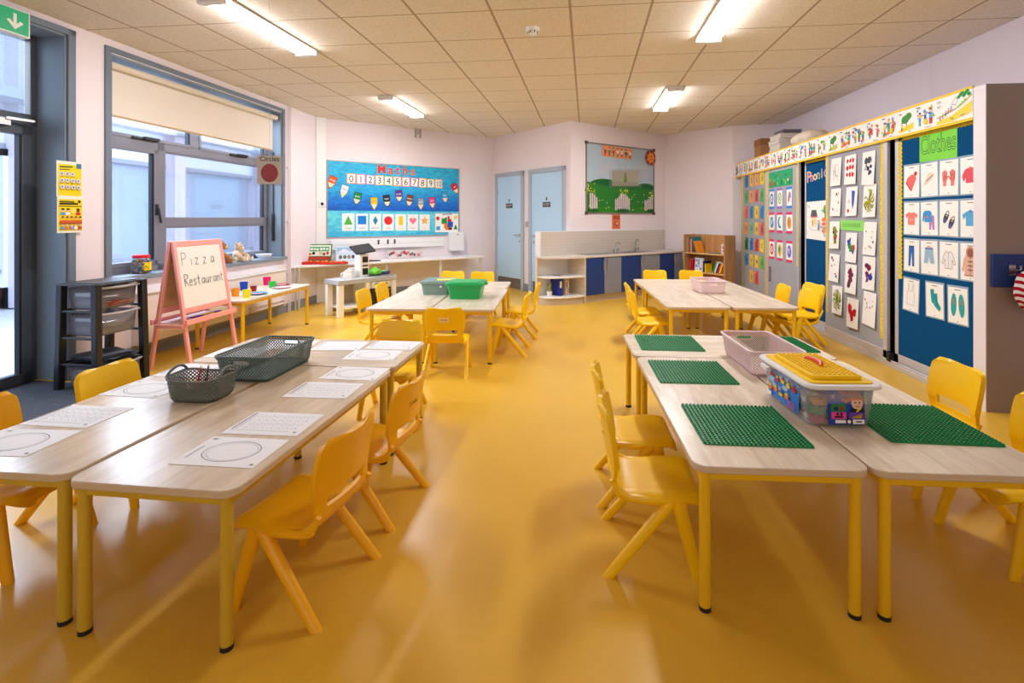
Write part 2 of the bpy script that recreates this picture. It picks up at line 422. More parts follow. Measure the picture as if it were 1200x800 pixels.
# ------------------------------------------------------------------ window 1 (left wall)
win = sroot('window_1', FL)
b = MB(); a = .055
for x0, x1, y0, y1 in ((W0 - a, W0, WB, WT + .01), (W1, W1 + a, WB, WT + .01), (W0 - a, W1 + a, WT + .01 - 0, WT + a)): b.box(x0, x1, y0, y1, -.01, .018)
b.build('architrave', M_frame, win, bevel=.004)
b = MB()
b.box(W0 - .001, W0 + .02, WB, WT, -.31, 0); b.box(W1 - .02, W1 + .001, WB, WT, -.31, 0); b.box(W0, W1, WT - .02, WT + .001, -.31, 0)
b.build('lining', M_reveal, win, smooth=0)
b = MB(); b.box(W0 - .06, W1 + .06, WB - .03, WB + .012, -.31, .05); b.build('sill', M_reveal, win, bevel=.006)
FZ0, FZ1 = -.25, -.19
X0, X1 = W0 + .02, W1 - .02
MX0, MX1 = 1.24, 1.33           # mullion
TZ0, TZ1 = 1.985, 2.075         # transom
BZ0, BZ1 = 1.215, 1.30          # lower bar
b = MB()
for x0, x1, y0, y1 in ((X0, X0 + .05, WB, WT), (X1 - .05, X1, WB, WT), (X0, X1, WT - .07, WT - .02), (X0, X1, WB, WB + .075), (X0, X1, TZ0, TZ1), (MX0, MX1, WB, TZ1), (MX1, X1, BZ0, BZ1), (1.69, 1.80, TZ1, WT - .02)):
    b.box(x0, x1, y0, y1, FZ0, FZ1)
b.build('frame', M_winframe, win, bevel=.004)
def sash(x0, x1, y0, y1, w=.045, name='sash', z=-.185):
    b = MB()
    for q in ((x0, x0 + w, y0, y1), (x1 - w, x1, y0, y1), (x0, x1, y0, y0 + w), (x0, x1, y1 - w, y1)): b.box(*q, z - .055, z)
    o = b.build(name, M_winframe, win, bevel=.003)
    b = MB(); s = .012
    for q in ((x0 + w, x0 + w + s, y0 + w, y1 - w), (x1 - w - s * 1.5, x1 - w, y0 + w, y1 - w)): b.box(*q, z - .05, z - .012)
    b.build('seal', M_seal, o, smooth=0)
    b = MB(); b.box(x0 + w, x1 - w, y0 + w, y1 - w, z - .035, z - .029); b.build('pane', M_glass, o, smooth=0)
    return o
s1 = sash(X0 + .045, MX0 + .005, WB + .07, TZ0 + .005)
sash(X0 + .045, 1.70, TZ1 - .01, WT - .06, .035); sash(1.79, X1 - .045, TZ1 - .01, WT - .06, .035)
sash(MX1 - .005, X1 - .045, BZ1 - .01, TZ0 + .01, .02, z=-.195); sash(MX1 - .005, X1 - .045, WB + .07, BZ0 + .01, .03, z=-.195)
b = MB(); b.box(1.205, 1.235, 1.33, 1.44, -.185, -.165); b.bar((1.22, 1.40, -.16), (1.235, 1.25, -.145), .02, .018); b.build('handle', M_black, s1, bevel=.004)
for cx in (1.08, 2.42):
    b = MB(); b.box(cx - .14, cx + .14, TZ1 - .012, TZ1 + .012, -.19, -.165); b.box(cx - .02, cx + .15, TZ1 - .005, TZ1 + .025, -.19, -.15); b.build('stay', M_black, win, bevel=.004)
b = MB(); b.box(W1 - .045, W1 - .018, .99, 1.36, -.12, -.09); b.cyl((W1 - .03, 1.36, -.105), (W1 - .03, 2.2, -.105), .006); b.build('winder', M_black, win, bevel=.004)

# roller blind
bl = thing('roller_blind', 'cream roller blind drawn partway down over the big window', 'blind', at(FL, 0, 0))
b = MB(); b.cyl((W0 + .03, 2.655, -.045), (W1 - .06, 2.655, -.045), .032, n=18); b.build('roller', mat('blind_tube', (226, 214, 196), .5), bl)
M_blind = mat('blind_fabric', (236, 226, 216), .85, .2, vary=.02, vscale=2)
b = MB(); b.box(W0 + .035, W1 - .085, 2.215, 2.665, -.079, -.076); b.build('fabric', M_blind, bl, smooth=0)
b = MB(); b.box(W0 + .035, W1 - .085, 2.205, 2.225, -.084, -.07); b.build('bottom_bar', mat('blind_bar', (196, 170, 130), .6), bl, bevel=.003)

# ------------------------------------------------------------------ door 3: the glazed outside door
dr = sroot('door_3', FL)
b = MB()
b.box(D1 - .001, D1 + .06, 0, DT + .05, -.02, .02); b.box(D0 - .06, D1 + .06, DT - .001, DT + .05, -.02, .02)
b.build('architrave', M_frame, dr, bevel=.004)
b = MB(); b.box(D1 - .015, D1, 0, DT, -.32, 0); b.box(D0, D1, DT - .015, DT, -.32, 0); b.build('lining', M_reveal, dr, smooth=0)
b = MB(); z0, z1 = -.31, -.25
for x0, x1, y0, y1 in ((D1 - .06, D1 - .015, 0, DT), (D0, D1, DT - .06, DT - .01), (D0, D1, 2.03, 2.12), (-1.13, -1.05, 0, DT), (D0, D0 + .05, 0, DT)): b.box(x0, x1, y0, y1, z0, z1)
b.build('frame', M_dframe, dr, bevel=.004)
for x0, x1 in ((-1.06, D1 - .055), (D0 + .04, -1.12)):
    b = MB(); w = .075
    for q in ((x0, x0 + w, .01, 2.03), (x1 - w, x1, .01, 2.03), (x0, x1, .01, .09), (x0, x1, 1.95, 2.03)): b.box(*q, z0 + .005, z1 + .01)
    lf = b.build('leaf', M_dframe, dr, bevel=.004)
    b = MB(); b.box(x0 + w, x1 - w, .09, 1.95, z0 + .03, z0 + .036); b.build('pane', M_glass, lf, smooth=0)
    b = MB(); b.box(x1 - w - .016, x1 - w, .09, 1.95, z0 + .02, z1 + .004); b.build('seal', M_seal, lf, smooth=0)
    b = MB(); b.box(x0 + .03, x1 - .03, 2.12, 2.70, z0 + .03, z0 + .036); b.build('pane', glass('frosted_top_light', (214, 226, 238), .1, .25), dr, smooth=0)
b = MB(); b.box(-.5, -.06, 2.0, 2.06, -.245, -.2); b.bar((-.1, 2.055, -.2), (.07, 2.055, -.16), .025, .015); b.build('closer', M_steel, dr, bevel=.004)
# entrance matting inside the door
b = MB(); b.prism([(-4.55, 1.24), (-3.2, 1.24), (-3.2, 3.30), (-3.55, 3.62), (-4.28, 3.69), (-4.5, 3.69)], .0, .006)
tag(b.build('entrance_mat', M_carpet, smooth=0), 'dark charcoal entrance matting on the floor by the glazed door', 'mat')
b = MB(); b.bar((-4.28, 3.70, .006), (-3.55, 3.63, .006), .02, .008); b.bar((-3.55, 3.63, .006), (-3.2, 3.31, .006), .02, .008); struct(b.build('trim_2', mat('yellow_edge', (206, 170, 70), .5), smooth=0))

# ------------------------------------------------------------------ doors 1 and 2 (back wall)
M_door = mat('pale_blue_door', (188, 224, 255), .45, .4, vary=.01, vscale=3)
M_dfr = mat('pale_grey_frame', (176, 188, 206), .5, .4)
M_kick = mat('kick_plate', (140, 132, 124), .35, .5, metal=.6)
for i, (s0, s1, hinge_right) in enumerate(((.09, .985, False), (1.13, 2.08, True))):
    d = sroot('door_%d' % (i + 1), FD); w = .075
    b = MB()
    for q in ((s0, s0 + w, 0, 2.15), (s1 - w, s1, 0, 2.15), (s0, s1, 2.15 - w, 2.15)): b.box(*q, -.02, .03)
    b.build('frame', M_dfr, d, bevel=.004)
    b = MB(); b.box(s0 + w, s1 - w, .006, 2.15 - w, -.02, .008)
    lf = b.build('leaf', M_door, d, smooth=0)
    b = MB(); b.box(s0 + w + .02, s1 - w - .02, .01, .20, .008, .011); b.build('kick_plate', M_kick, lf, smooth=0)
    hx = s1 - w - .06 if not hinge_right else s0 + w + .06; sg = -1 if not hinge_right else 1
    b = MB(); b.lathe([(0, .012), (.026, .012), (.026, 0)], 16, (hx, .99, .008)); b.cyl((hx, .99, .01), (hx, .99, .05), .009); b.cyl((hx, .99, .05), (hx + sg * .13, .99, .05), .009)
    b.build('handle', M_steel, lf)
    b = MB(); b.lathe([(0, .01), (.022, .01), (.022, 0)], 16, (hx, .88, .008)); b.build('lock', M_steel, lf)
    cx = (s0 + s1) / 2
    ar = Art(R4(.20, .085), C(74, 74, 80), .004)
    ar.rect(-.085, -.022, -.035, .022, C(150, 150, 156)); ar.rect(-.02, .004, .085, .02, C(190, 190, 196)); ar.rect(-.02, -.022, .06, -.008, C(150, 150, 156))
    ar.build('sign', lf, Matrix.Translation((cx, 1.53, .008)))
    ar = Art(R4(.05, .06), C(176, 206, 230), .003); ar.ell(0, .012, .014, .014, C(70, 72, 80)); ar.ell(0, -.012, .018, .015, C(70, 72, 80)); ar.build('symbol', lf, Matrix.Translation((cx, 1.63, .008)))
    for hz in (.35, 1.0, 1.8):
        b = MB(); hxx = s0 + w if not hinge_right else s1 - w; b.cyl((hxx, hz - .05, .012), (hxx, hz + .05, .012), .007); b.build('hinge', M_steel, d)
b = MB(); b.box(-.04, .04, -.05, .05, 0, .01); b.box(-.015, .015, -.02, .02, .01, .014); tag(b.build('light_switch', mat('grey_switch', (176, 176, 184), .4), None, at(FD, 1.055, 1.19), bevel=.003), 'small grey switch plate between the two blue doors', 'switch')

# ------------------------------------------------------------------ ceiling lights and detector
M_lamp = mat('lamp_diffuser', (250, 251, 255), .4, emit=1)
M_lamp.node_tree.nodes['Principled BSDF'].inputs['Emission Strength'].default_value = 36
M_lampb = mat('lamp_body', (228, 228, 232), .4)
M_lamp2 = M_lamp.copy(); M_lamp2.name = 'lamp_diffuser_far'; M_lamp2.node_tree.nodes['Principled BSDF'].inputs['Emission Strength'].default_value = 42
def ceiling_light(x, y, rz, label, proto=[None]):
    if proto[0]: return dup(proto[0], T(x, y, CEIL, rz), label)
    t = thing('ceiling_light', label, 'light', T(x, y, CEIL, rz), 'surface mounted strip lights on the tiled ceiling')
    prof = [(-.10, 0), (-.10, -.02), (-.085, -.05), (.085, -.05), (.10, -.02), (.10, 0)]
    for sy in (-1, 1):
        b = MB(); b.prism(rrect(.21, .07, .03), -.055, 0, 0, Matrix.Translation((0, sy * .585, 0))); b.build('end_cap', M_lampb, t, bevel=.005)
    b = MB(); b.box(-.105, .105, -.58, .58, -.018, 0); b.build('body', M_lampb, t, bevel=.004)
    b = MB(); P = [(.1 * math.cos(PI * k / 10), -.016 - .034 * math.sin(PI * k / 10)) for k in range(11)]
    vs = [(x_, yy, z_) for yy in (-.58, .58) for x_, z_ in P]; b.add(vs, [(k + 1, k, 11 + k, 12 + k) for k in range(10)]); b.build('diffuser', M_lamp, t)
    proto[0] = t; return t
ceiling_light(-2.49, 3.93, -.05, 'long lit strip light over the window, nearest the green exit sign')
ceiling_light(-2.34, 6.85, -.04, 'lit strip light on the ceiling in front of the blue number board')
ceiling_light(1.16, 3.88, -.02, 'lit strip light cut by the picture top, beside the smoke detector side')
ceiling_light(1.24, 6.70, -.02, 'lit strip light on the ceiling near the sink corner')
for o in bpy.data.objects:                              # the tubes farther into the room burn brighter
    if o.name.startswith('diffuser') and o.parent.location.y > 5: o.data = o.data.copy(); o.data.materials[0] = M_lamp2
sm = thing('smoke_detector', 'round white smoke detector on the ceiling tiles', 'smoke detector', T(-.32, 4.14, CEIL))
b = MB(); b.lathe([(0, 0), (.058, 0), (.055, -.02), (.05, -.025)][::-1], 24); b.build('base', M_plastic_w, sm)
b = MB(); b.lathe([(.0, -.052), (.03, -.05), (.036, -.04), (.03, -.028), (.05, -.024)], 24); b.build('sensor_head', M_plastic_w, sm)
b = MB()
for k in range(6): t = PI * k / 3; b.box(-.004, .004, -.002, .002, -.045, -.024, 0, Matrix.Translation((.036 * math.cos(t), .036 * math.sin(t), 0)))
b.build('vent_slot', C(90, 86, 84), sm, smooth=0)

# exit sign over the outside door
ex = thing('exit_sign', 'green exit sign with white downward arrow above the glazed door', 'exit sign', at(FL, -.33, 2.715, .0))
b = MB(); b.box(-.20, .20, -.095, .095, .0, .05); b.build('housing', M_plastic_w, ex, bevel=.006)
ar = Art(R4(.37, .165), mat('exit_green', (10, 150, 96), .4, emit=.25), .004)
ax = .095
ar.rect(ax - .011, -.03, ax + .011, .055, WHITE); ar.poly([(ax, -.06), (ax + .055, -.005), (ax + .035, .008), (ax, -.028), (ax - .035, .008), (ax - .055, -.005)], WHITE)
ar.ell(-.07, .045, .013, .013, WHITE); ar.poly([(-.10, .03), (-.055, .03), (-.06, -.01), (-.03, -.055), (-.05, -.055), (-.075, -.02), (-.10, -.055), (-.12, -.05), (-.09, -.01)], WHITE)
ar.build('face', ex, Matrix.Translation((0, 0, .05)))

# ------------------------------------------------------------------ outside the window
M_out = mat('outside_render', (226, 232, 240), .8, .2, vary=.02, vscale=.6)
out = thing('courtyard_building', 'white building wing with blue grey glazing across the courtyard outside the window', 'building', T(-8.2, 8, 0))
b = MB(); b.box(-.3, 0, -12, 10, 2.35, 4.6); b.box(-.3, 0, -12, 10, -.1, .55); b.build('wall', M_out, out, smooth=0)
b = MB(); b.box(-.12, -.1, -12, 10, .55, 2.35); b.build('glazing', mat('far_glazing', (158, 172, 190), .3, .4, vary=.15, vscale=.8), out, smooth=0)
b = MB(); b.box(-.02, .6, -12, 10, 2.95, 3.1); b.build('canopy', mat('outside_canopy', (196, 200, 210), .6), out, smooth=0)
b = MB(); b.box(-.02, .03, -12, 10, 2.3, 2.38); b.box(-.02, .03, -12, 10, .5, .56); b.build('rail', mat('outside_rail', (150, 154, 168), .6), out, smooth=0)
for y in (-6.3, -3.1, -1.2, 1.7, 4.5):
    b = MB(); b.box(-.1, .22, y - .14, y + .14, 0, 4.6); b.build('pillar', mat('outside_pillar', (226, 214, 224), .7), out, smooth=0)
for y in (-4.6, -.9):
    b = MB()
    for q in ((y - .5, y - .42), (y + .42, y + .5)): b.box(-.06, .06, *q, 0, 2.3)
    b.box(-.06, .06, y - .5, y + .5, 2.2, 2.3); b.box(-.06, .06, y - .5, y + .5, .0, .3); b.build('door_frame', mat('outside_white_frame', (236, 240, 246), .5), out, smooth=0)
b = MB(); b.box(-20, -4.36, -14, 22, -.2, -.02); struct(b.build('ground', mat('outside_paving', (176, 176, 178), .9, vary=.12, vscale=3), smooth=0))
# ------------------------------------------------------------------ tables
M_top = wood('birch_tabletop', (200, 174, 142), (220, 198, 170), (9, 1.2, 1), 3, None, .24, .6)
M_topblk = wood('birch_block_tabletop', (224, 206, 184), (242, 228, 210), (12, 1.6, 1), 3, (.42, .055), .26, .6)
M_edge = mat('tabletop_edge', (206, 186, 162), .5, .4, vary=.05)
M_leg = mat('yellow_leg', (232, 186, 24), .38, .5, vary=.06, vscale=3)
M_leg_dull = mat('dull_yellow_leg', (206, 172, 50), .42, .5, vary=.10, vscale=5)  # darker, duller yellow, more mottled than the other legs
TH = .49
def table(M, L, W, label, group, top=M_top, leg=M_leg):
    """long side along local y"""
    t = thing('classroom_table', label, 'table', M, group)
    b = MB(); b.prism(rrect(W, L, .05, 6), TH - .024, TH, 0)
    o = b.build('tabletop', [top, M_edge], t, bevel=.004)
    for p in o.data.polygons:
        if abs(p.normal.z) < .5: p.material_index = 1
    b = MB(); w, l = W / 2 - .035, L / 2 - .035
    for q in ((-w, w, -l - .011, -l + .011), (-w, w, l - .011, l + .011), (-w - .011, -w + .011, -l, l), (w - .011, w + .011, -l, l)): b.box(*q, TH - .054, TH - .0245)
    b.build('rail', leg, t, bevel=.003)
    for sx in (-1, 1):
        for sy in (-1, 1):
            x, y = sx * (W / 2 - .042), sy * (L / 2 - .034)
            b = MB(); b.cyl((x, y, .012), (x, y, TH - .0245), .0185, n=18); g = b.build('leg', leg, t)
            b = MB(); b.cyl((x, y, 0), (x, y, .014), .0195, n=18); b.build('foot_cap', M_black, g)
    return t
def table_group(cx, cy, rot, x0, xm0, xm1, x1, y0, ym0, ym1, y1, xt0, xt1, labels, group, top, leg, tweak=((0, 0, 0),) * 3):
    """two long tables side by side and one across their far end"""
    B = T(cx, cy, 0, rot) @ T(-cx, -cy)
    for (a, c, d, e, across), lb, (tx_, ty_, tr_) in zip(((x0, xm0, y0, ym0, 0), (xm1, x1, y0, ym0, 0), (xt0, xt1, ym1, y1, 1)), labels, tweak):
        w, l = c - a, e - d - ty_
        M = B @ T((a + c) / 2 + tx_, (d + e) / 2 + ty_ / 2, 0, (PI / 2 if across else 0) + tr_)
        table(M, w if across else l, l if across else w, lb, group, top, leg)
    return B
table_group(-1.57, 2.3, -.015, -2.165, -1.568, -1.54, -.972, 1.425, 2.655, 2.67, 3.255, -2.16, -.965,
    ['pale wooden table with the small grey basket corner, window side of the worksheet group', 'pale wooden table of the worksheet group beside the open yellow aisle', 'pale wooden table across the far end of the worksheet group'],
    'tables laid with worksheets', M_top, M_leg_dull, ((0, .035, -.004), (.0, .0, -.022), (0, 0, 0)))
RB = table_group(.95, 2.6, .02, .382, .945, .954, 1.54, 1.70, 3.01, 3.022, 3.585, .375, 1.54,
    ['block pattern wooden table holding two green building plates beside the yellow aisle', 'block pattern wooden table holding one green building plate nearest the cupboard wall', 'block pattern wooden table across the far end of the green plate group'],
    'tables set with green building plates', M_topblk, M_leg)
table_group(-1.3, 5.4, .03, -1.875, -1.305, -1.29, -.715, 4.41, 5.74, 5.75, 6.39, -1.9, -.74,
    ['pale wooden table under the teal tub, toy kitchen side', 'pale wooden table carrying the bright green tub', 'pale wooden table beyond the tubs, across the far end near the blue doors'],
    'tables with the plastic tubs', M_topblk, M_leg)
table_group(1.45, 5.7, .025, .845, 1.425, 1.44, 2.03, 4.72, 6.13, 6.14, 6.83, .84, 2.03,
    ['empty pale wooden table before the sink units, aisle side of its group', 'empty pale wooden table before the sink units, cupboard side of its group', 'pale wooden table across the far end with the lone pink basket near it'],
    'tables in front of the sink units', M_topblk, M_leg)

# ------------------------------------------------------------------ chairs
M_chair = mat('yellow_polypropylene', (252, 202, 8), .36, .45, vary=.03, vscale=4)
M_chair_shade = mat('shaded_yellow_polypropylene', (248, 182, 12), .36, .45, vary=.03, vscale=4)  # chair yellow turned orange and darker to paint in shading
PROF = [(.168, .258), (.166, .276), (.152, .291), (.12, .297), (.05, .294), (-.03, .286), (-.085, .284), (-.125, .293), (-.15, .318), (-.162, .352), (-.168, .40), (-.174, .45), (-.183, .50), (-.194, .55), (-.2, .572)]
WID = [.145, .155, .163, .168, .168, .164, .158, .153, .150, .150, .156, .160, .160, .157, .155]
def spline(P, n):
    out = []
    for i in range(len(P) - 1):
        p0, p1, p2, p3 = P[max(i - 1, 0)], P[i], P[i + 1], P[min(i + 2, len(P) - 1)]
        for k in range(n):
            t = k / n
            out.append(tuple(.5 * (2 * b + (c - a) * t + (2 * a - 5 * b + 4 * c - d) * t * t + (3 * b - a - 3 * c + d) * t ** 3) for a, b, c, d in zip(p0, p1, p2, p3)))
    return out + [tuple(P[-1])]
def shell(rows, cut, th, mi=0):
    """rows: (y, z, half width, kind 0 seat..1 back) -> closed thick sheet; cut(z, t): hole"""
    NT = 20; b = MB(); R = len(rows)
    ts = [-1 + 2 * j / NT for j in range(NT + 1)]
    P = []
    for i, (y, z, w, k) in enumerate(rows):
        a = rows[max(i - 1, 0)]; c = rows[min(i + 1, R - 1)]
        d = Vector((0, c[0] - a[0], c[1] - a[1])).normalized(); nrm = Vector((0, -d.z, d.y)); nrm = -nrm if nrm.dot(Vector((0, 1, 1))) < 0 else nrm
        P.append([Vector((w * t, y + k * .028 * t * t, z - (1 - k) * (.010 * (1 - t * t) + .022 * max(0, (abs(t) - .8) / .2) ** 2))) for t in ts])
    vid = {}
    def V(i, j, s):
        key = (i, j, s)
        if key not in vid:
            i0, i1, j0, j1 = max(i - 1, 0), min(i + 1, R - 1), max(j - 1, 0), min(j + 1, NT)
            n = (P[i][j1] - P[i][j0]).cross(P[i1][j] - P[i0][j]).normalized()
            vid[key] = len(b.v); b.v.append(P[i][j] + n * (s * th / 2))
        return vid[key]
    keep = {(i, j) for i in range(R - 1) for j in range(NT) if not cut((rows[i][1] + rows[i + 1][1]) / 2, (ts[j] + ts[j + 1]) / 2)}
    def F(*q): b.f.append(list(q)); b.m.append(mi); b.uv.append(None)
    for i, j in keep:
        F(V(i, j, 1), V(i, j + 1, 1), V(i + 1, j + 1, 1), V(i + 1, j, 1)); F(V(i, j, -1), V(i + 1, j, -1), V(i + 1, j + 1, -1), V(i, j + 1, -1))
        for (di, dj), (e0, e1) in {(-1, 0): ((i, j), (i, j + 1)), (1, 0): ((i + 1, j + 1), (i + 1, j)), (0, -1): ((i + 1, j), (i, j)), (0, 1): ((i, j + 1), (i + 1, j + 1))}.items():
            if (i + di, j + dj) not in keep: F(V(*e1, 1), V(*e0, 1), V(*e0, -1), V(*e1, -1))
    return b
def corner(rows, R0, R1):
    """round the outer corners at the first and last row"""
    s = [0]
    for a, c in zip(rows[:-1], rows[1:]): s.append(s[-1] + math.hypot(c[0] - a[0], c[1] - a[1]))
    out = []
    for (y, z, w, k), q in zip(rows, s):
        for R, d in ((R0, q), (R1, s[-1] - q)):
            if R and d < R: w = w - R + math.sqrt(max(0, R * R - (R - d) ** 2))
        out.append((y, z, w, k))
    return out
def chair(M, label, group, m=M_chair):
    t = thing('school_chair', label, 'chair', M, group)
    S = spline([(y, z, w) for (y, z), w in zip(PROF, WID)], 6)
    S = [(y, z, w, min(1, max(0, (z - .30) / .08)) if y < -.05 else 0) for y, z, w in S]
    i0 = next(i for i, q in enumerate(S) if q[0] < -.1 and q[1] > .371)
    seat = corner(S[:i0 + 1], .045, 0); back = corner(S[i0:], 0, .036)
    shell(seat, lambda z, q: abs(q) < .72 and z > .350, .014).build('seat', m, t, smooth=50)
    shell(back, lambda z, q: abs(q) < .72 and z < .390, .02).build('backrest', m, t, smooth=50)
    for sx in (-1, 1):
        for (fx, fy), r in (((.172, .150), .0175), ((.178, -.168), .0205)):
            b = MB(); top = (sx * .150, .078 if fy > 0 else .068, .283)
            N = 6; pts = [tuple(a + (c - a) * k / N for a, c in zip(top, (sx * fx, fy, 0))) for k in range(N + 1)]
            vs = []; n = 14
            for k, p in enumerate(pts):
                rr = .0245 + (r - .0245) * k / N
                for j in range(n):
                    a = 2 * PI * j / n; vs.append((p[0] + rr * .85 * math.cos(a), p[1] + rr * 1.15 * math.sin(a), p[2]))
            fs = [(k * n + j, (k + 1) * n + j, (k + 1) * n + (j + 1) % n, k * n + (j + 1) % n) for k in range(N) for j in range(n)]
            fs += [tuple(range(n)), tuple(N * n + j for j in range(n - 1, -1, -1))]
            b.add(vs, fs); b.build('leg', m, t)
    for sx in (-1, 1):   # moulded side ribs from the leg joint back to the upright
        b = MB(); b.tube([(sx * .150, .11, .278), (sx * .152, .06, .272), (sx * .150, -.02, .268), (sx * .148, -.09, .272), (sx * .146, -.135, .295), (sx * .147, -.158, .335)], [.012, .018, .016, .014, .012, .009], 10)
        b.build('side_rib', m, t)
    return t
G1, G2, G3, G4 = 'chairs round the worksheet tables', 'chairs round the green plate tables', 'chairs round the tables with tubs', 'chairs round the tables before the sink'
R = math.radians
spots = [
 (-.945, 1.735, 81, G1, 'yellow chair at the worksheet tables, aisle side, in front of the other aisle chair', 1),
 (-.895, 2.245, 83, G1, 'yellow chair at the worksheet tables, aisle side, with small dark writing on its back', 1),
 (-2.165, 1.80, -86, G1, 'shaded yellow chair at the worksheet tables, window side, cut by the picture edge', 1),
 (-2.10, 2.29, -92, G1, 'yellow chair in front of the black drawer tower, window side of the worksheet tables', 0),
 (-1.205, 3.32, 182, G1, 'yellow chair at the far end of the worksheet tables, facing back over them', 0),
 (.31, 2.03, -92, G2, 'yellow chair at the green plate tables, aisle side, by the front table corner', 0),
 (.30, 2.475, -90, G2, 'yellow chair at the green plate tables, aisle side, second from the front corner', 0),
 (1.74, 2.67, 92, G2, 'yellow chair in front of the clothes picture board', 0),
 (1.725, 2.14, 94, G2, 'yellow chair cut by the picture edge beside the shaded cupboard end', 0),
 (-1.04, 4.19, 4, G3, 'yellow chair with a pale sticker on its back, pulled up to the green tub table', 0),
 (-.60, 4.90, 88, G3, 'yellow chair on the aisle side of the green tub table, closer to the camera', 0),
 (-.55, 5.60, 90, G3, 'yellow chair on the aisle side of the green tub table, beyond its neighbour', 0),
 (-1.94, 4.95, -90, G3, 'yellow chair on the toy kitchen side of the teal tub table, by the table corner', 0),
 (-1.94, 5.45, -90, G3, 'small looking yellow chair against the toy oven, behind the corner chair', 0),
 (-1.61, 6.60, 180, G3, 'yellow chair behind the teal tub at the far end', 0),
 (-1.20, 6.58, 180, G3, 'yellow chair behind the green tub, before the blue doors', 0),
 (.775, 5.12, -91, G4, 'yellow chair on the aisle side of the sink side tables, closer to the camera', 0),
 (.785, 5.66, -90, G4, 'yellow chair on the aisle side of the sink side tables, beyond its neighbour', 0),
 (1.15, 6.97, 180, G4, 'yellow chair in front of the blue and grey cupboard doors', 0),
 (1.645, 6.99, 180, G4, 'yellow chair just in front of the wooden bookcase', 0),
 (2.13, 5.70, 90, G4, 'yellow chair by the grey cupboard door with round picture cards', 0),
 (2.235, 5.28, 101, G4, 'lower yellow chair of the stacked pair by the blue board', 0),
]
c0 = None; c1 = None
chairs = []
for x, y, a, g, lb, o in spots:
    M = T(x, y, 0, R(a))
    if o == 0:
        if c0 is None: c0 = chair(M, lb, g, M_chair); c = c0
        else: c = dup(c0, M, lb, g)
    else:
        if c1 is None: c1 = chair(M, lb, g, M_chair_shade); c = c1
        else: c = dup(c1, M, lb, g)
    chairs.append(c)
chairs.append(dup(c0, T(2.268, 5.286, .062, R(101)), 'upper yellow chair nested on the stacked pair by the blue board', G4))
# stickers and writing on chair backs
def back_mark(ch, w, h, z, paper, ink):
    ar = Art(rrect(w, h, .006, 3), paper, .001)
    if ink:
        for k in range(5): ar.rect(-w * .38 + k * w * .16, -h * .2, -w * .38 + k * w * .16 + w * .11, h * (.25 if k % 2 else .12), ink)
    y = -.1905
    M = Matrix.Translation((0, y, z)) @ Matrix.Rotation(PI / 2 + R(8), 4, 'X')
    return ar.build('name_sticker', ch, M)
back_mark(chairs[9], .085, .042, .478, C(252, 226, 170), C(214, 170, 110))
b = back_mark(chairs[1], .07, .02, .475, M_chair_shade, C(60, 40, 20))
ar = Art(rrect(.13, .03, .006, 3), C(30, 60, 110), .001); ar.build('name_sticker', chairs[21], Matrix.Translation((.0, -.158, .372)) @ Matrix.Rotation(-PI / 2 - R(4), 4, 'X') @ Matrix.Rotation(PI, 4, 'Z'))

# ------------------------------------------------------------------ worksheets
PAPER = mat('worksheet_paper', (244, 243, 246), .7, .3); INK = C(110, 110, 118); INKL = C(176, 176, 182)
def worksheet(x, y, rot, kind, label, tall=False):
    w, h = .297, .21
    ar = Art(R4(w, h), PAPER, .0012)
    if kind == 'oval':
        ar.ring(.0, .0, .098, .076, .003, INK); ar.ring(.004, -.002, .086, .066, .0018, INKL)
        ar.line([(-.125, -.06), (-.125, .03)], .007, INKL); ar.rect(.126, -.09, .136, -.08, INK); ar.rect(-.135, .08, -.115, .09, INKL)
    else:
        for r_ in range(4):
            for k in range(7): ar.ring(-.085 + k * .033, .062 - r_ * .04, .012, .012, .002, INKL, 10) if r_ % 2 == 0 else ar.line([(-.096 + k * .033, .056 - r_ * .04), (-.085 + k * .033, .068 - r_ * .04), (-.074 + k * .033, .056 - r_ * .04)], .0025, INKL)
        ar.line([(-.125, -.08), (-.125, .08)], .006, INK); ar.rect(.126, -.095, .138, -.085, INK); ar.line([(-.1, -.088), (.11, -.088)], .003, INKL)
    o = ar.build('worksheet', None, T(x, y, TH + .0005, rot))
    return tag(o, label, 'worksheet', 'printed worksheets on the tables')
for i, (x, y, r_, k, lb) in enumerate([
  (-1.175, 1.66, -.02, 'oval', 'oval outline worksheet by the front aisle corner of the worksheet tables'),
  (-1.165, 1.90, -.01, 'rows', 'worksheet of small printed rows just behind the front aisle oval sheet'),
  (-1.16, 2.29, 0, 'rows', 'worksheet of small printed rows beside the big dark crate, aisle side'),
  (-1.125, 2.55, -.03, 'oval', 'oval outline worksheet on the table seam past the big crate, aisle side'),
  (-1.17, 2.90, .03, 'oval', 'oval outline worksheet at the far end table corner by the aisle'),
  (-1.13, 3.135, -.02, 'rows', 'worksheet of printed rows on the far edge beside the aisle corner'),
  (-1.46, 3.09, .06, 'rows', 'worksheet of printed rows, middle of the far end table'),
  (-1.80, 3.10, .04, 'oval', 'oval outline worksheet behind the big crate on the far end table'),
  (-2.0, 1.665, .03, 'oval', 'oval outline worksheet cut by the picture edge, window side table'),
  (-2.01, 1.905, -.04, 'rows', 'worksheet of printed rows before the yellow window side chair'),
  (-2.01, 2.235, -.06, 'oval', 'oval outline worksheet beside the small grey basket'),
  (-1.99, 2.52, -.03, 'rows', 'worksheet half hidden behind the small grey basket'),
  (-2.0, 2.88, .02, 'oval', 'worksheet on the window side behind the big crate, by the easel'),
]): worksheet(x, y, r_, k, lb)

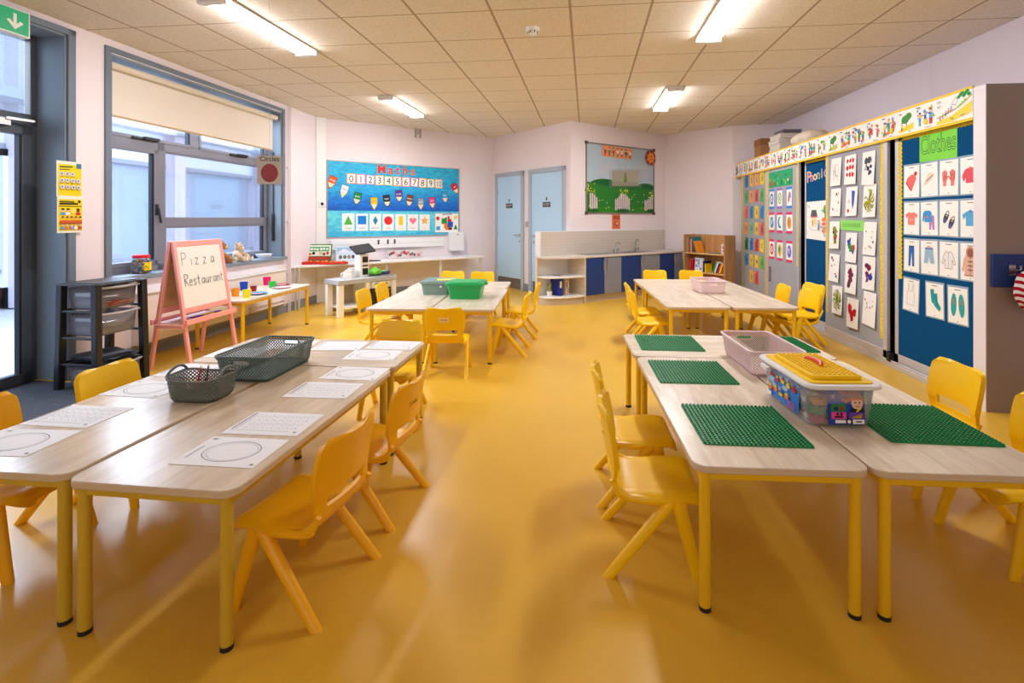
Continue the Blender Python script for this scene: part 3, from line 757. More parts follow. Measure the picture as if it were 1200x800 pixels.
# ------------------------------------------------------------------ baskets and tubs
def loft(rings, uv=False, mi=0, skip=None):
    """rings: list of closed loops (same count) -> wall faces with uv = (distance along, height)"""
    b = MB(); n = len(rings[0]); N = len(rings)
    vs = [p for r_ in rings for p in r_]; fs = []; us = []
    big = rings[-1]; acc = [0]
    for k in range(n): acc.append(acc[-1] + (Vector(big[(k + 1) % n]) - Vector(big[k])).length)
    hs = [0]
    for i in range(1, N): hs.append(hs[-1] + (Vector(rings[i][0]) - Vector(rings[i - 1][0])).length)
    for i in range(N - 1):
        for k in range(n):
            if skip and skip(i, k): continue
            fs.append((i * n + k, i * n + (k + 1) % n, (i + 1) * n + (k + 1) % n, (i + 1) * n + k)); us.append([(acc[k], hs[i]), (acc[k + 1], hs[i]), (acc[k + 1], hs[i + 1]), (acc[k], hs[i + 1])])
    b.add(vs, fs, mi, None, us); return b
def dense_rrect(w, h, r, step=.012):
    """rounded rectangle with straight sides subdivided"""
    base = rrect(w, h, r, 5); out = []
    for a, c in zip(base, base[1:] + base[:1]):
        n = max(1, round(math.hypot(c[0] - a[0], c[1] - a[1]) / step))
        out += [(a[0] + (c[0] - a[0]) * k / n, a[1] + (c[1] - a[1]) * k / n) for k in range(n)]
    return out
def crate(name, label, cat, M, wb, lb_, wt, lt, h, m_wall, m_solid, rim=.006, handle=.05, group=None, rows=10, rb=.03):
    t = thing(name, label, cat, M, group)
    top = dense_rrect(wt, lt, rb)
    rings = []
    for i in range(rows + 1):
        q = i / rows; z = .004 + (h - .004) * q
        e = .012 * max(0, 1 - q * 6) ** 2
        fx = (wb + (wt - wb) * q - e) / wt; fy = (lb_ + (lt - lb_) * q - e) / lt
        rings.append([(x * fx, y * fy, z) for x, y in top])
    n = len(top)
    def skip(i, k):
        x = (top[k][0] + top[(k + 1) % n][0]) / 2; y = (top[k][1] + top[(k + 1) % n][1]) / 2
        return handle and abs(x) < handle and abs(y) > lt / 2 - .02 and rows * .68 <= i < rows * .88
    o = loft(rings, True, 0, skip).build('wall', m_wall, t, solid=.0022)
    b = MB(); b.prism([(x * wb / wt * .985, y * lb_ / lt * .985) for x, y in top], 0, .004); b.build('base', m_solid, t)
    b = MB(); b.tube([(x, y, h) for x, y in dense_rrect(wt + .006, lt + .006, rb)], rim, 8, closed=True); b.tube([(x, y, h - .012) for x, y in dense_rrect(wt + .002, lt + .002, rb)], rim * .5, 6, closed=True)
    b.build('rim', m_solid, t)
    if handle:
        for sy in (-1, 1):
            zc = h * .78; hh = h * .1; y = sy * (lt / 2 - (lt - lb_) / 2 * .22 + .001)
            b = MB(); b.tube([(x * 1.0, y, zc + z_) for x, z_ in rrect(handle * 2, hh * 2, hh * .95, 4)], .0035, 6, closed=True); b.build('handle', m_solid, t)
    return t
DKG = (88, 108, 104)
crate('storage_crate', 'large dark grey green perforated crate on the worksheet tables', 'crate', T(-1.615, 2.57, TH, -.02) , .255, .40, .285, .44, .125, holes('dark_crate_lattice', DKG, .0165, .10), mat('dark_crate_plastic', DKG, .45, .5), handle=.045)
PKC = (226, 196, 194)
crate('storage_crate', 'large pale pink perforated crate behind the clear brick tub', 'crate', T(1.035, 2.885, TH, .03), .24, .44, .275, .475, .13, holes('pink_crate_lattice', PKC, .014, .10), mat('pink_crate_plastic', (232, 206, 206), .45, .5), handle=.045)
crate('storage_basket', 'pale pink basket standing alone on the tables before the sink', 'basket', T(1.49, 5.70, TH, .03), .25, .33, .285, .38, .135, mat('pink_crate_plastic'), mat('pink_crate_plastic'), handle=.05)
# small woven basket with two loop handles
t = thing('woven_basket', 'small grey woven plastic basket with two loop handles on the worksheet tables', 'basket', T(-1.665, 2.155, TH, .0))
m_wv = holes('grey_weave', (104, 110, 104), .017, .18); m_wvs = mat('grey_weave_solid', (104, 110, 104), .5, .4)
top = dense_rrect(.25, .18, .05, .01); rings = []
for i in range(9):
    q = i / 8; f = .86 + .14 * q ** .7
    if i == 0: f = .8
    rings.append([(x * f, y * f, .004 + q * (.092 + .012 * (abs(x) / .125) ** 3)) for x, y in top])
loft(rings).build('wall', m_wv, t, solid=.004)
b = MB(); b.prism([(x * .81, y * .81) for x, y in top], 0, .005); b.build('base', m_wvs, t)
b = MB(); b.tube([(x * 1.01, y * 1.01, .096 + .012 * (abs(x) / .125) ** 3) for x, y in top], .0048, 8, closed=True); b.build('rim', m_wvs, t)
for sx in (-1, 1):
    b = MB(); b.tube([(sx * (.124 - .006 * math.sin(PI * k / 12)), -.06 + .12 * k / 12, .106 + .034 * math.sin(PI * k / 12) ** .7) for k in range(13)], .006, 8); b.build('handle', m_wvs, t)
for i, (x, y, c, lb) in enumerate([(-1.70, 2.16, RED, 'red pencil sticking up in the small grey basket'), (-1.685, 2.19, BROWN, 'brown pencil in the small grey basket')]):
    b = MB(); b.cyl((x, y, TH + .012), (x + .012, y + .012, TH + .125), .004, n=6); b.cyl((x + .012, y + .012, TH + .125), (x + .0135, y + .0135, TH + .139), .004, .0006, n=6, mi=1)
    tag(b.build('pencil', [c, C(222, 186, 140)], None), lb, 'pencil')

# lidded tubs on the middle tables
def tub(name, label, M, wb, lb_, wt, lt, h, m, m_lid, lip=.02, handles=True, lid=True):
    t = thing(name, label, 'tub', M)
    tp = dense_rrect(wt, lt, .03, .03); rings = [[(x * (wb + (wt - wb) * q) / wt, y * (lb_ + (lt - lb_) * q) / lt, h * q) for x, y in tp] for q in (0, .02, .5, .86, 1)]
    loft(rings).build('body', m, t, solid=.003)
    b = MB(); b.prism([(x * wb / wt * .98, y * lb_ / lt * .98) for x, y in tp], .001, .004); b.build('base', m, t)
    b = MB(); b.tube([(x, y, h - .008) for x, y in dense_rrect(wt + .016, lt + .016, .035, .05)], .009, 8, closed=True); b.build('rim', m, t)
    if lid:
        b = MB(); b.prism(rrect(wt + .03, lt + .03, .035), h, h + .012); b.prism(rrect(wt - .03, lt - .03, .03), h + .012, h + .018); b.build('lid', m_lid, t, bevel=.004)
    if handles:
        for sx in (-1, 1):
            b = MB(); b.tube([(sx * (wt / 2 + .004), -.06, h - .012), (sx * (wt / 2 + .036), -.05, h - .01), (sx * (wt / 2 + .036), .05, h - .01), (sx * (wt / 2 + .004), .06, h - .012)], .008, 8); b.build('handle', m, t)
    return t
m_grn = mat('bright_green_plastic', (10, 166, 82), .35, .5); m_grnl = mat('green_lid_plastic', (16, 176, 92), .35, .5)
tub('lidded_tub', 'bright green lidded plastic tub on the middle tables', T(-1.075, 5.12, TH, .04), .29, .29, .35, .34, .15, m_grn, m_grnl)
m_teal = glass('teal_translucent', (150, 178, 170), .15, .75)
t = tub('storage_box', 'grey teal translucent plastic box beside the bright green tub', T(-1.44, 5.40, TH, .04), .27, .34, .31, .38, .135, m_teal, m_teal, handles=False, lid=False)
b = MB(); b.cyl((.06, -.188, .09), (.06, -.194, .09), .011, n=16); b.build('stud', C(240, 244, 240), t)
b = MB(); b.box(-.16, .16, -.2, .2, .137, .141); b.build('lid', glass('clear_teal_lid', (190, 212, 206), .2, .35), t, bevel=.003)
ar = Art(R4(.2, .14), C(240, 220, 90), .001); o = ar.build('paper_sheet', None, T(-1.36, 5.40, TH + .1425, .2)); tag(o, 'yellow paper on top of the grey teal box', 'paper')

# ------------------------------------------------------------------ green building plates
m_plate = mat('green_baseplate', (0, 132, 70), .4, .5)
def baseplate(x, y, rz, label, n=24, size=.384, proto={}):
    if 'p' in proto: o = dup(proto['p'], T(x, y, TH, rz), label); return o
    b = MB(); b.prism(rrect(size, size, .012, 3), 0, .004)
    p = size / n
    for i in range(n):
        for j in range(n):
            cx, cy = -size / 2 + p * (i + .5), -size / 2 + p * (j + .5)
            b.cyl((cx, cy, .004), (cx, cy, .0105), p * .32, p * .30, n=8)
    o = tag(b.build('building_plate', m_plate, None, T(x, y, TH, rz), smooth=30), label, 'building plate', 'green studded building plates on the tables')
    proto['p'] = o; return o
for x, y, r_, lb in ((.662, 2.045, .0, 'green studded building plate at the front aisle corner, next to the clear tub'), (.622, 2.72, .01, 'green studded building plate beside the pink crate on the aisle side'), (.62, 3.335, .0, 'green studded building plate on the far end table, aisle side'), (1.345, 2.115, -.02, 'green studded building plate on the cupboard side of the clear tub'), (1.30, 3.36, .02, 'green studded building plate half hidden behind the pink crate')):
    baseplate(x, y, r_, lb)

# ------------------------------------------------------------------ clear tub of bricks
BT = T(1.03, 2.245, TH, .06)
t = thing('brick_tub', 'clear plastic tub of building bricks with a yellow studded lid', 'tub', BT)
m_clear = glass('clear_tub', (250, 250, 252), .1, .13); m_clr = glass('clear_lid_rim', (252, 252, 252), .15, .8)
W_, L_, H_ = .24, .40, .155
tp = dense_rrect(W_ + .02, L_ + .02, .035, .03); rings = [[(x * f, y * f, z) for x, y in tp] for f, z in ((.86, .002), (.90, .008), (.96, .10), (1, H_))]
loft(rings).build('body', m_clear, t, solid=.002)
b = MB(); b.prism([(x * .87, y * .87) for x, y in tp], .001, .003); b.build('base', m_clear, t)
b = MB(); b.prism(rrect(W_ + .06, L_ + .07, .05, 6), H_, H_ + .016); b.build('lid', m_clr, t, bevel=.006)
lidp = MB(); lidp.prism(rrect(W_ + .01, L_ + .01, .03, 5), H_ + .016, H_ + .021); lidp.prism(rrect(W_ - .045, L_ - .06, .02, 5), H_ + .021, H_ + .036)
m_yl = mat('yellow_lid', (252, 208, 6), .35, .5)
for i in range(9):
    for j in range(16): cx, cy = -.078 + i * .0195, -.146 + j * .0195; lidp.cyl((cx, cy, H_ + .036), (cx, cy, H_ + .041), .006, n=8)
lp = lidp.build('studded_panel', m_yl, t, bevel=.003)
b = MB(); b.tube([(.0, .075, H_ + .04), (.01, .05, H_ + .047), (.012, .0, H_ + .048), (.01, -.03, H_ + .047), (.0, -.05, H_ + .04)], [.008, .010, .010, .010, .008], 8); b.build('handle', mat('red_orange_handle', (226, 74, 30), .4), lp)
for sy, nm in ((-1, 'clip'), (1, 'clip')):
    b = MB(); b.prism(rrect(.02, .07, .008), H_ - .02, H_ - .006, 0, Matrix.Translation((sy * (W_ / 2 + .036), .12 * -sy, 0))); b.build('clip', m_clr, t)
# printed labels
ar = Art(R4(.118, .108), C(20, 60, 150), .001)
ar.rect(-.056, -.051, .056, .051, C(30, 76, 176)); ar.rect(-.054, .012, -.0, .05, C(20, 90, 200)); ar.ell(-.042, .035, .010, .010, C(190, 40, 50)); ar.ell(-.042, .035, .006, .006, WHITE)
ar.poly([(-.018, .05), (.018, .05), (.014, .022), (0, .014), (-.014, .022)], C(236, 120, 40)); ar.ell(0, .034, .009, .007, PURP)
ar.rect(-.05, -.012, -.002, .012, C(50, 130, 60)); ar.ell(-.034, -.003, .008, .006, NAVY); ar.ell(-.016, -.002, .008, .006, C(150, 60, 40)); ar.rect(-.05, -.036, -.002, -.014, C(236, 70, 150)); ar.rect(-.04, -.032, -.012, -.026, BLACK); ar.ell(-.03, -.02, .004, .005, BLACK); ar.ell(-.018, -.02, .004, .005, BLACK)
ar.ell(.034, .016, .019, .021, SKIN); ar.poly([(.012, .025), (.056, .025), (.05, .042), (.034, .049), (.018, .042)], C(226, 130, 60)); ar.ell(.028, .017, .0025, .003, BLACK); ar.ell(.041, .017, .0025, .003, BLACK); ar.line([(.028, .006), (.034, .003), (.041, .006)], .002, C(180, 60, 60)); ar.poly([(.008, -.012), (.056, -.012), (.05, .0), (.034, -.005), (.018, .0)], BLACK); ar.line([(.03, -.012), (.045, .0)], .005, YEL)
ar.rect(.004, -.034, .052, -.014, PURP); ar.poly([(.01, -.032), (.03, -.024), (.046, -.018), (.046, -.032)], C(190, 150, 40)); ar.rect(-.04, -.048, -.006, -.038, WHITE); ar.rect(.016, -.05, .053, -.036, WHITE); ar.rect(.026, -.045, .044, -.041, BLACK); ar.ell(.004, -.043, .009, .009, BLACK); ar.ell(.004, -.043, .006, .006, WHITE)
lab = ar.build('label', t, Matrix.Translation((.012, -.2015, .080)) @ Matrix.Rotation(PI / 2 - R(5), 4, 'X') @ Matrix.Scale(1.18, 4)); lab['label'] = 'printed label with a smiling child and toy scenes'
ar = Art(R4(.26, .116), C(60, 130, 215), .001)
for k in range(10): ar.ell(random.uniform(-.12, .12), random.uniform(-.02, .05), .022, .010, C(170, 205, 240))
for k in range(9):
    x, y = -.105 + (k % 5) * .05, .03 - (k // 5) * .045 + random.uniform(-.008, .008)
    ar.poly([(x - .02, y), (x + .02, y), (x + .012, y - .014), (x - .013, y - .014)], random.choice([RED, YEL, GREEN, ORA])); ar.rect(x - .01, y, x + .008, y + .01, random.choice([RED, BLUE, YEL, GREEN])); ar.rect(x - .004, y + .01, x + .004, y + .02, random.choice([RED, ORA, GREEN]))
ar.text('250', .085, -.052, .042, C(240, 70, 140))
ar.rect(-.125, -.055, -.085, -.04, WHITE)
ar.build('label', t, Matrix.Translation((-.1275, .005, .08)) @ Matrix.Rotation(-PI / 2, 4, 'Z') @ Matrix.Rotation(PI / 2 - R(5), 4, 'X'))
# bricks inside
def brick(nx, ny, m, u=.029, h=.022):
    b = MB(); b.box(-nx * u / 2, nx * u / 2, -ny * u / 2, ny * u / 2, 0, h)
    for i in range(nx):
        for j in range(ny): cx, cy = (i - (nx - 1) / 2) * u, (j - (ny - 1) / 2) * u; b.cyl((cx, cy, h), (cx, cy, h + .006), u * .3, n=8)
    return b
protos = {}
cols = [('red', RED), ('blue', C(40, 90, 190)), ('yellow', YEL), ('orange', C(240, 160, 60)), ('green', C(60, 160, 60))]
for z in range(3):
    for i in range(3):
        for j in range(6):
            nm, c = cols[(i * 2 + j * 3 + z * 4 + (j * z)) % 5]
            if (i + j + z) % 7 == 6: continue
            x, y = -.062 + i * .062, -.145 + j * .058
            M = BT @ T(x, y, .005 + z * .036, random.choice((0, PI / 2)) * 0 + random.uniform(-.05, .05))
            key = nm
            if key not in protos:
                o = brick(2, 2, c).build('building_brick', c, None, M, bevel=.0015); protos[key] = tag(o, '%s building brick inside the clear tub' % nm, 'building brick', '%s bricks in the clear tub' % nm)
            else:
                dup(protos[key], M)
# ------------------------------------------------------------------ the long sliding-door cupboard on the right
FC = FR((2.77, 8.85), (0, -1)); U = lambda y: 8.85 - y
M_felt_g = mat('grey_felt', (164, 166, 176), .95, .1, vary=.05, vscale=40); M_felt_b = mat('blue_felt', (8, 74, 122), .95, .1, vary=.10, vscale=40)
M_alu = mat('pale_aluminium', (206, 204, 208), .4, .5, metal=.3); M_lam = mat('shaded_beige_laminate', (150, 136, 132), .5, .4, vary=.02); M_dark = mat('dark_recess', (22, 20, 22), .9)
cup = thing('sliding_door_cupboard', 'long tall built-in cupboard with grey and blue sliding display doors', 'cupboard', FC)
UE = U(3.735)
b = MB(); b.box(0, UE + .02, 2.15, 2.2, -.69, -.006); b.build('top_panel', M_white, cup, smooth=0)
b = MB(); b.box(UE, UE + .105, 0, 2.2, -.69, .0); b.build('end_panel', M_lam, cup, smooth=0)  # panel colour darkened to paint the shade of a face turned from the lights
b = MB(); b.box(UE, UE + .104, 0, 2.2, 0, .006); b.build('end_edge', mat('pale_edge', (232, 226, 232), .5), cup, smooth=0)
b = MB(); b.box(0, .03, 0, 2.15, -.69, 0); b.build('side_panel', M_white, cup, smooth=0)
b = MB(); b.box(.03, UE, .04, 2.15, -.69, -.66); b.build('back_panel', M_dark, cup, smooth=0)
b = MB(); b.box(0, UE, 0, .045, -.69, .004); b.box(0, UE, .045, .062, -.012, -.004); b.box(0, UE, .045, .062, -.062, -.054); b.build('track', M_alu, cup, bevel=.003)
def slide_door(y0, y1, n, felt, stile=(.03, .03)):
    a, c = U(y0), U(y1)
    b = MB(); b.box(a + stile[0], c - stile[1], .12, 2.15, n - .025, n - .004)
    d = b.build('door', felt, cup, smooth=0)
    b = MB()
    for q in ((a, a + stile[0], .05, 2.15), (c - stile[1], c, .05, 2.15), (a, c, .05, .13)): b.box(*q, n - .028, n)
    b.build('door_frame', M_alu, d, bevel=.003); return d
dA = slide_door(8.60, 7.49, -.012, M_felt_g); dB = slide_door(7.485, 6.46, -.008, M_felt_g)
dC = slide_door(6.42, 5.6, -.06, M_felt_b); dD = slide_door(5.80, 4.715, -.006, M_felt_g, (.02, .06)); dE = slide_door(4.645, 3.735, -.03, M_felt_b, (.045, .005))
b = MB(); b.prism(rrect(.05, .21, .012), 0, .012, 0, Matrix.Translation((U(7.35), .52, -.008))); b.prism(rrect(.03, .17, .01), .012, .014, 1, Matrix.Translation((U(7.35), .52, -.008))); b.build('handle', [M_steel, C(120, 120, 124)], dB, bevel=.002)
b = MB(); b.box(U(4.70), U(4.655), .05, .12, -.03, .012); b.build('door_stop', M_black, cup, bevel=.004)
# scalloped yellow border strips pinned to the doors
m_bord = mat('yellow_border', (248, 206, 40), .6, .3, vary=.25, vscale=60)
def scallop(name, x0, y0, x1, y1, w, par, n=.001, side=1):
    L = math.hypot(x1 - x0, y1 - y0); ux, uy = (x1 - x0) / L, (y1 - y0) / L; nx, ny = -uy * side, ux * side
    k = max(2, round(L / .035)); pts = []
    for i in range(k):
        for j in range(5):
            q = (i + j / 5) / k * L; d = w * .75 + w * .25 * math.sin(PI * j / 5); pts.append((x0 + ux * q + nx * d, y0 + uy * q + ny * d))
    pts += [(x1, y1), (x0, y0)] if False else [(x1 + nx * w * .75, y1 + ny * w * .75), (x1, y1), (x0, y0)]
    ar = Art(pts if side > 0 else pts, m_bord, .0015)
    for i in range(k): ar.ell(x0 + ux * (i + .5) / k * L + nx * w * .4, y0 + uy * (i + .5) / k * L + ny * w * .4, w * .12, w * .12, random.choice([RED, GREEN, BLUE, C(250, 236, 120)]), 7)
    return ar.build(name, par, Matrix.Translation((0, 0, n)))
scallop('border_strip', U(4.60), .78, U(4.60), 1.985, .05, dE, -.033, -1); scallop('border_strip', U(4.6), 1.985, U(3.74), 1.985, .03, dE, -.033, -1)
scallop('border_strip', U(5.785), .28, U(5.785), 1.98, .04, dD, -.009, -1); scallop('border_strip', U(4.775), .22, U(4.775), 1.98, .045, dD, -.009, 1)
scallop('border_strip', U(8.55), .15, U(8.55), 1.98, .06, dA, -.015, -1); scallop('border_strip', U(7.53), .2, U(7.53), 1.98, .035, dA, -.015, 1)
scallop('border_strip', U(7.44), .75, U(7.44), 1.98, .03, dB, -.011, -1); scallop('border_strip', U(6.50), .7, U(6.50), 1.98, .03, dB, -.011, 1); scallop('border_strip', U(6.38), 1.985, U(5.8), 1.985, .03, dC, -.063, -1)

# frieze of picture panels along the cupboard head
fr = thing('picture_frieze', 'long white frieze of small cartoon pictures with yellow edging above the cupboard', 'frieze', FC)
b = MB(); b.box(0, U(3.737), 1.985, 2.215, -.005, .008); b.build('backing', C(244, 242, 238), fr, smooth=0)
b = MB(); b.box(0, U(3.737), 2.198, 2.215, .008, .011); b.box(0, U(3.737), 1.978, 1.998, .008, .011); b.build('edging', mat('frieze_yellow', (250, 200, 20), .6), fr, smooth=0)
edges = [3.737, 4.084, 4.322, 4.546, 4.771, 4.993, 5.239, 5.477, 5.739, 5.968, 6.19] + [6.19 + .2217 * k for k in range(1, 13)]
def little_person(ar, x, y, h, c1, c2):
    ar.ell(x, y + h * .84, h * .13, h * .15, SKIN, 10); ar.poly([(x - h * .13, y + h * .88), (x + h * .13, y + h * .88), (x + h * .08, y + h * 1.02), (x - h * .09, y + h * 1.01)], random.choice([BROWN, BLACK, ORA]))
    ar.poly([(x - h * .14, y + h * .35), (x + h * .14, y + h * .35), (x + h * .11, y + h * .7), (x - h * .11, y + h * .7)], c1)
    ar.poly([(x - h * .12, y), (x - h * .03, y), (x - h * .01, y + h * .36), (x - h * .12, y + h * .36)], c2); ar.poly([(x + h * .03, y), (x + h * .12, y), (x + h * .12, y + h * .36), (x + h * .01, y + h * .36)], c2)
    ar.line([(x - h * .12, y + h * .66), (x - h * .3, y + h * random.uniform(.35, .9))], h * .07, c1); ar.line([(x + h * .12, y + h * .66), (x + h * .3, y + h * random.uniform(.35, .9))], h * .07, c1)
BR = [RED, BLUE, GREEN, YEL, ORA, PINK, PURP, TEAL, SKYB, LIME]
for i, (e0, e1) in enumerate(zip(edges[:-1], edges[1:])):
    w = e1 - e0 - .008; ar = Art(R4(w, .195), WHITE, .0015)
    if i == 0:
        ar.poly([(-w / 2, -.07), (-.02, -.05), (w / 2, .02), (w / 2, -.06), (-.02, -.095), (-w / 2, -.095)], C(240, 214, 80))
        ar.line([(-w / 2, -.045), (.02, -.01), (w / 2, .06)], .008, C(190, 150, 60)); ar.line([(-.02, .03), (.02, .075), (.04, .05), (.02, .02), (-.02, .03)], .004, GREYINK)
        for q in range(7): ar.ell(.05 + q * .016, .07 + .012 * (q % 3), .018, .014, random.choice([GREEN, C(70, 140, 70)]), 9)
        for q in range(5): little_person(ar, -.13 + q * .03, -.07 + .012 * q, .04, random.choice(BR), random.choice([NAVY, BROWN]))
        for q in range(4): ar.ell(.06 + q * .02, -.0 + q * .012, .012, .006, LIME, 8)
        ar.text('oe', -w / 2 + .04, .06, .038, BLACK); ar.text('or', -w / 2 + .04, .025, .038, BLACK); ar.text('my', .0, -.082, .03, BLACK); ar.line([(.08, -.07), (.12, -.065)], .006, GREYINK)
    elif i in (2, 7):
        ar.ell(-.01, .02, .05, .035, GREEN, 12); ar.ell(.03, .04, .04, .03, C(70, 140, 60), 12); ar.rect(.0, -.04, .012, .02, BROWN); ar.poly([(-.09, -.06), (.09, -.02), (.09, -.07), (-.09, -.085)], random.choice([YEL, C(190, 200, 90)])); little_person(ar, -.05, -.07, .07, random.choice(BR), NAVY); ar.line([(-.085, .07), (-.05, .07)], .008, BLACK); ar.line([(.03, -.085), (.07, -.085)], .005, GREYINK)
    else:
        n = 2 + (i % 2)
        for q in range(n): little_person(ar, -w * .28 + q * w * .55 / max(1, n - 1), -.07 + random.uniform(0, .02), random.uniform(.09, .13), random.choice(BR), random.choice([NAVY, BROWN, RED, TEAL]))
        if i % 3 == 0: ar.poly([(-.08, -.06), (.08, -.02), (.07, -.045), (-.08, -.085)], random.choice([BROWN, ORA]))
        for q in range(8): ar.poly(blob(random.uniform(-w * .45, w * .45), random.uniform(-.08, .07), random.uniform(.008, .016), 6), random.choice(BR))
        ar.poly(blob(random.uniform(-.05, .05), random.uniform(-.05, .05), .022), random.choice(BR)); ar.poly(blob(random.uniform(-.06, .06), random.uniform(.03, .07), .014), random.choice(BR))
        ar.line([(-w * .42, .078), (-w * .22, .078)], .007, BLACK); ar.line([(.0, -.088), (w * .3, -.088)], .004, GREYINK)
    ar.build('picture_panel', fr, Matrix.Translation((U((e0 + e1) / 2), 2.098, .008)))

# ---- pinned work, one thing each
def pin(ar, name, label, cat, group, F, u, v, n, rot=0, tilt=0):
    M = at(F, u, v, n, rot)
    if tilt: M = M @ Matrix.Rotation(tilt, 4, 'X')
    return tag(ar.build(name, None, M), label, cat, group)
ORD = ['first', 'second', 'third', 'fourth', 'fifth', 'sixth', 'seventh']
# clothes cards
POCK = mat('plastic_pocket', (150, 176, 196), .25, .6)
def clothes(kind):
    ar = Art(R4(.205, .285), POCK, .0012); ar.rect(-.092, -.132, .092, .128, WHITE); ar.rect(-.03, .108, .03, .114, GREYINK); ar.rect(-.006, -.122, .006, -.116, GREYINK)
    X = lambda pts, m: ar.poly([(x, y) for x, y in pts], m)
    OUT = C(90, 84, 84)
    def top(m, m2=None, slv=.03, hem=-.055, neck=.015):
        X([(-.03, .05), (.03, .05), (.045, .042), (.075, slv), (.062, slv - .035), (.042, slv - .01), (.042, hem), (-.042, hem), (-.042, slv - .01), (-.062, slv - .035), (-.075, slv), (-.045, .042)], m); ar.ell(0, .05, neck, neck * .6, m2 or WHITE)
    if kind == 'hat':
        X([(-.07, -.01), (-.05, .03), (-.0, .055), (.04, .05), (.06, .02), (.0, -.085), (-.03, -.06)], SALMON); ar.ell(.05, .06, .018, .018, RED); ar.line([(-.066, -.012), (.004, -.08)], .012, C(200, 70, 70))
    elif kind == 'sun hat':
        ar.ell(0, 0, .07, .017, C(226, 208, 188), rot=.6); X([(-.04, .01), (-.01, .05), (.03, .05), (.04, .03), (.02, .02), (-.03, -.02)], C(236, 220, 204)); ar.line([(-.036, -.014), (.04, .03)], .008, C(150, 110, 90))
    elif kind == 'gloves':
        for s in (-1, 1):
            cx = s * .04; ar.ell(cx, -.01, .022, .03, SALMON); ar.rect(cx - .016, -.065, cx + .016, -.03, C(236, 130, 124))
            for k, l in enumerate((.045, .055, .055, .045)): ar.line([(cx - .016 + k * .011, .0), (cx - .022 + k * .015, l)], .009, SALMON)
            ar.line([(cx - s * .015, -.02), (cx - s * .036, .01)], .009, SALMON)
    elif kind == 'jumper': top(C(224, 84, 100), SALMON, -.01); X([(-.075, .0), (-.05, .04), (-.04, .02), (-.062, -.03)], C(224, 84, 100)); X([(.075, .0), (.05, .04), (.04, .02), (.062, -.03)], C(224, 84, 100))
    elif kind == 'pink t-shirt': top(C(240, 130, 120)); ar.rect(-.02, -.02, .02, -.005, C(246, 170, 160))
    elif kind == 'pyjamas':
        X([(.0, .02), (.055, .02), (.06, -.09), (.036, -.09), (.03, -.03), (.02, -.09), (.0, -.09)], C(184, 130, 200)); X([(-.045, .06), (.01, .06), (.03, .045), (.034, -.03), (.018, -.03), (.014, .02), (.014, -.03), (-.05, -.03), (-.05, .02), (-.062, -.03), (-.075, -.02), (-.065, .045)], C(60, 150, 214)); ar.ell(-.02, .01, .012, .012, SALMON)
    elif kind == 'shoes':
        for cx, cy in ((-.025, .01), (.03, -.03)):
            ar.ell(cx, cy, .022, .052, C(70, 70, 84), rot=-.5); ar.ell(cx + .012, cy + .022, .012, .02, C(226, 220, 220), rot=-.5); ar.line([(cx - .012, cy + .02), (cx + .03, cy + .01)], .007, C(50, 50, 60)); ar.ell(cx - .014, cy - .03, .016, .018, C(80, 90, 150), rot=-.5)
    elif kind == 'blue t-shirt': top(C(90, 170, 220), C(60, 130, 190), .025); 
    elif kind == 'jeans': X([(-.032, .08), (.032, .08), (.036, -.09), (.012, -.09), (.002, .03), (-.012, -.09), (-.036, -.09)], C(40, 100, 176)); ar.line([(-.03, .07), (.03, .07)], .006, C(20, 60, 120))
    elif kind == 'shorts':
        X([(-.045, .06), (.045, .06), (.06, -.05), (.015, -.05), (.0, .0), (-.015, -.05), (-.06, -.05)], C(150, 190, 214)); ar.rect(-.045, .06, .045, .075, C(110, 130, 180)); ar.line([(-.02, .078), (.0, .086), (.02, .078)], .006, RED)
        for k in range(7): ar.ell(-.04 + k * .013, -.03 + .02 * (k % 3), .004, .004, SALMON, 6)
    elif kind == 'blouse':
        ar.poly([(-.02, .06), (.02, .06), (.04, .045), (.07, -.03), (.055, -.04), (.036, .0), (.038, -.07), (-.038, -.07), (-.036, .0), (-.055, -.04), (-.07, -.03), (-.04, .045)], C(236, 234, 232)); ar.line([(-.02, .06), (-.04, .045), (-.07, -.03), (-.055, -.04), (-.036, .0), (-.038, -.07), (.038, -.07), (.036, .0), (.055, -.04), (.07, -.03), (.04, .045), (.02, .06), (0, .045), (-.02, .06)], .003, OUT); ar.line([(0, .045), (0, -.07)], .002, OUT)
    elif kind == 'coat':
        c = C(226, 180, 160); X([(-.035, .05), (.035, .05), (.06, .02), (.08, -.07), (.06, -.075), (.052, -.03), (.055, -.105), (-.055, -.105), (-.052, -.03), (-.06, -.075), (-.08, -.07), (-.06, .02)], c); ar.ell(0, .065, .04, .042, C(200, 140, 120)); ar.ell(0, .06, .026, .03, C(150, 90, 80)); ar.line([(0, .03), (0, -.105)], .004, C(130, 80, 70))
        for k in range(3): ar.line([(-.022, .0 - k * .03), (.022, .0 - k * .03)], .008, C(120, 80, 70))
        ar.line([(-.055, -.1), (.055, -.1)], .008, C(180, 120, 100))
    elif kind == 'vest':
        ar.line([(-.035, .085), (-.03, .04), (-.046, .01), (-.042, -.085), (.042, -.085), (.046, .01), (.03, .04), (.035, .085), (.022, .085), (.014, .03), (-.014, .03), (-.022, .085), (-.035, .085)], .003, C(150, 146, 146))
    elif kind == 'socks':
        for cx, cy, r_ in ((-.02, .02, 0), (.015, -.01, 0)):
            X([(cx - .025, cy + .06), (cx + .015, cy + .065), (cx + .02, cy - .0), (cx + .055, cy - .045), (cx + .035, cy - .07), (cx - .015, cy - .035)], TEAL)
            for k in range(5): ar.ell(cx - .01 + .009 * k, cy + .045 - .02 * k, .005, .005, C(30, 60, 110), 6)
    elif kind == 'flip flops':
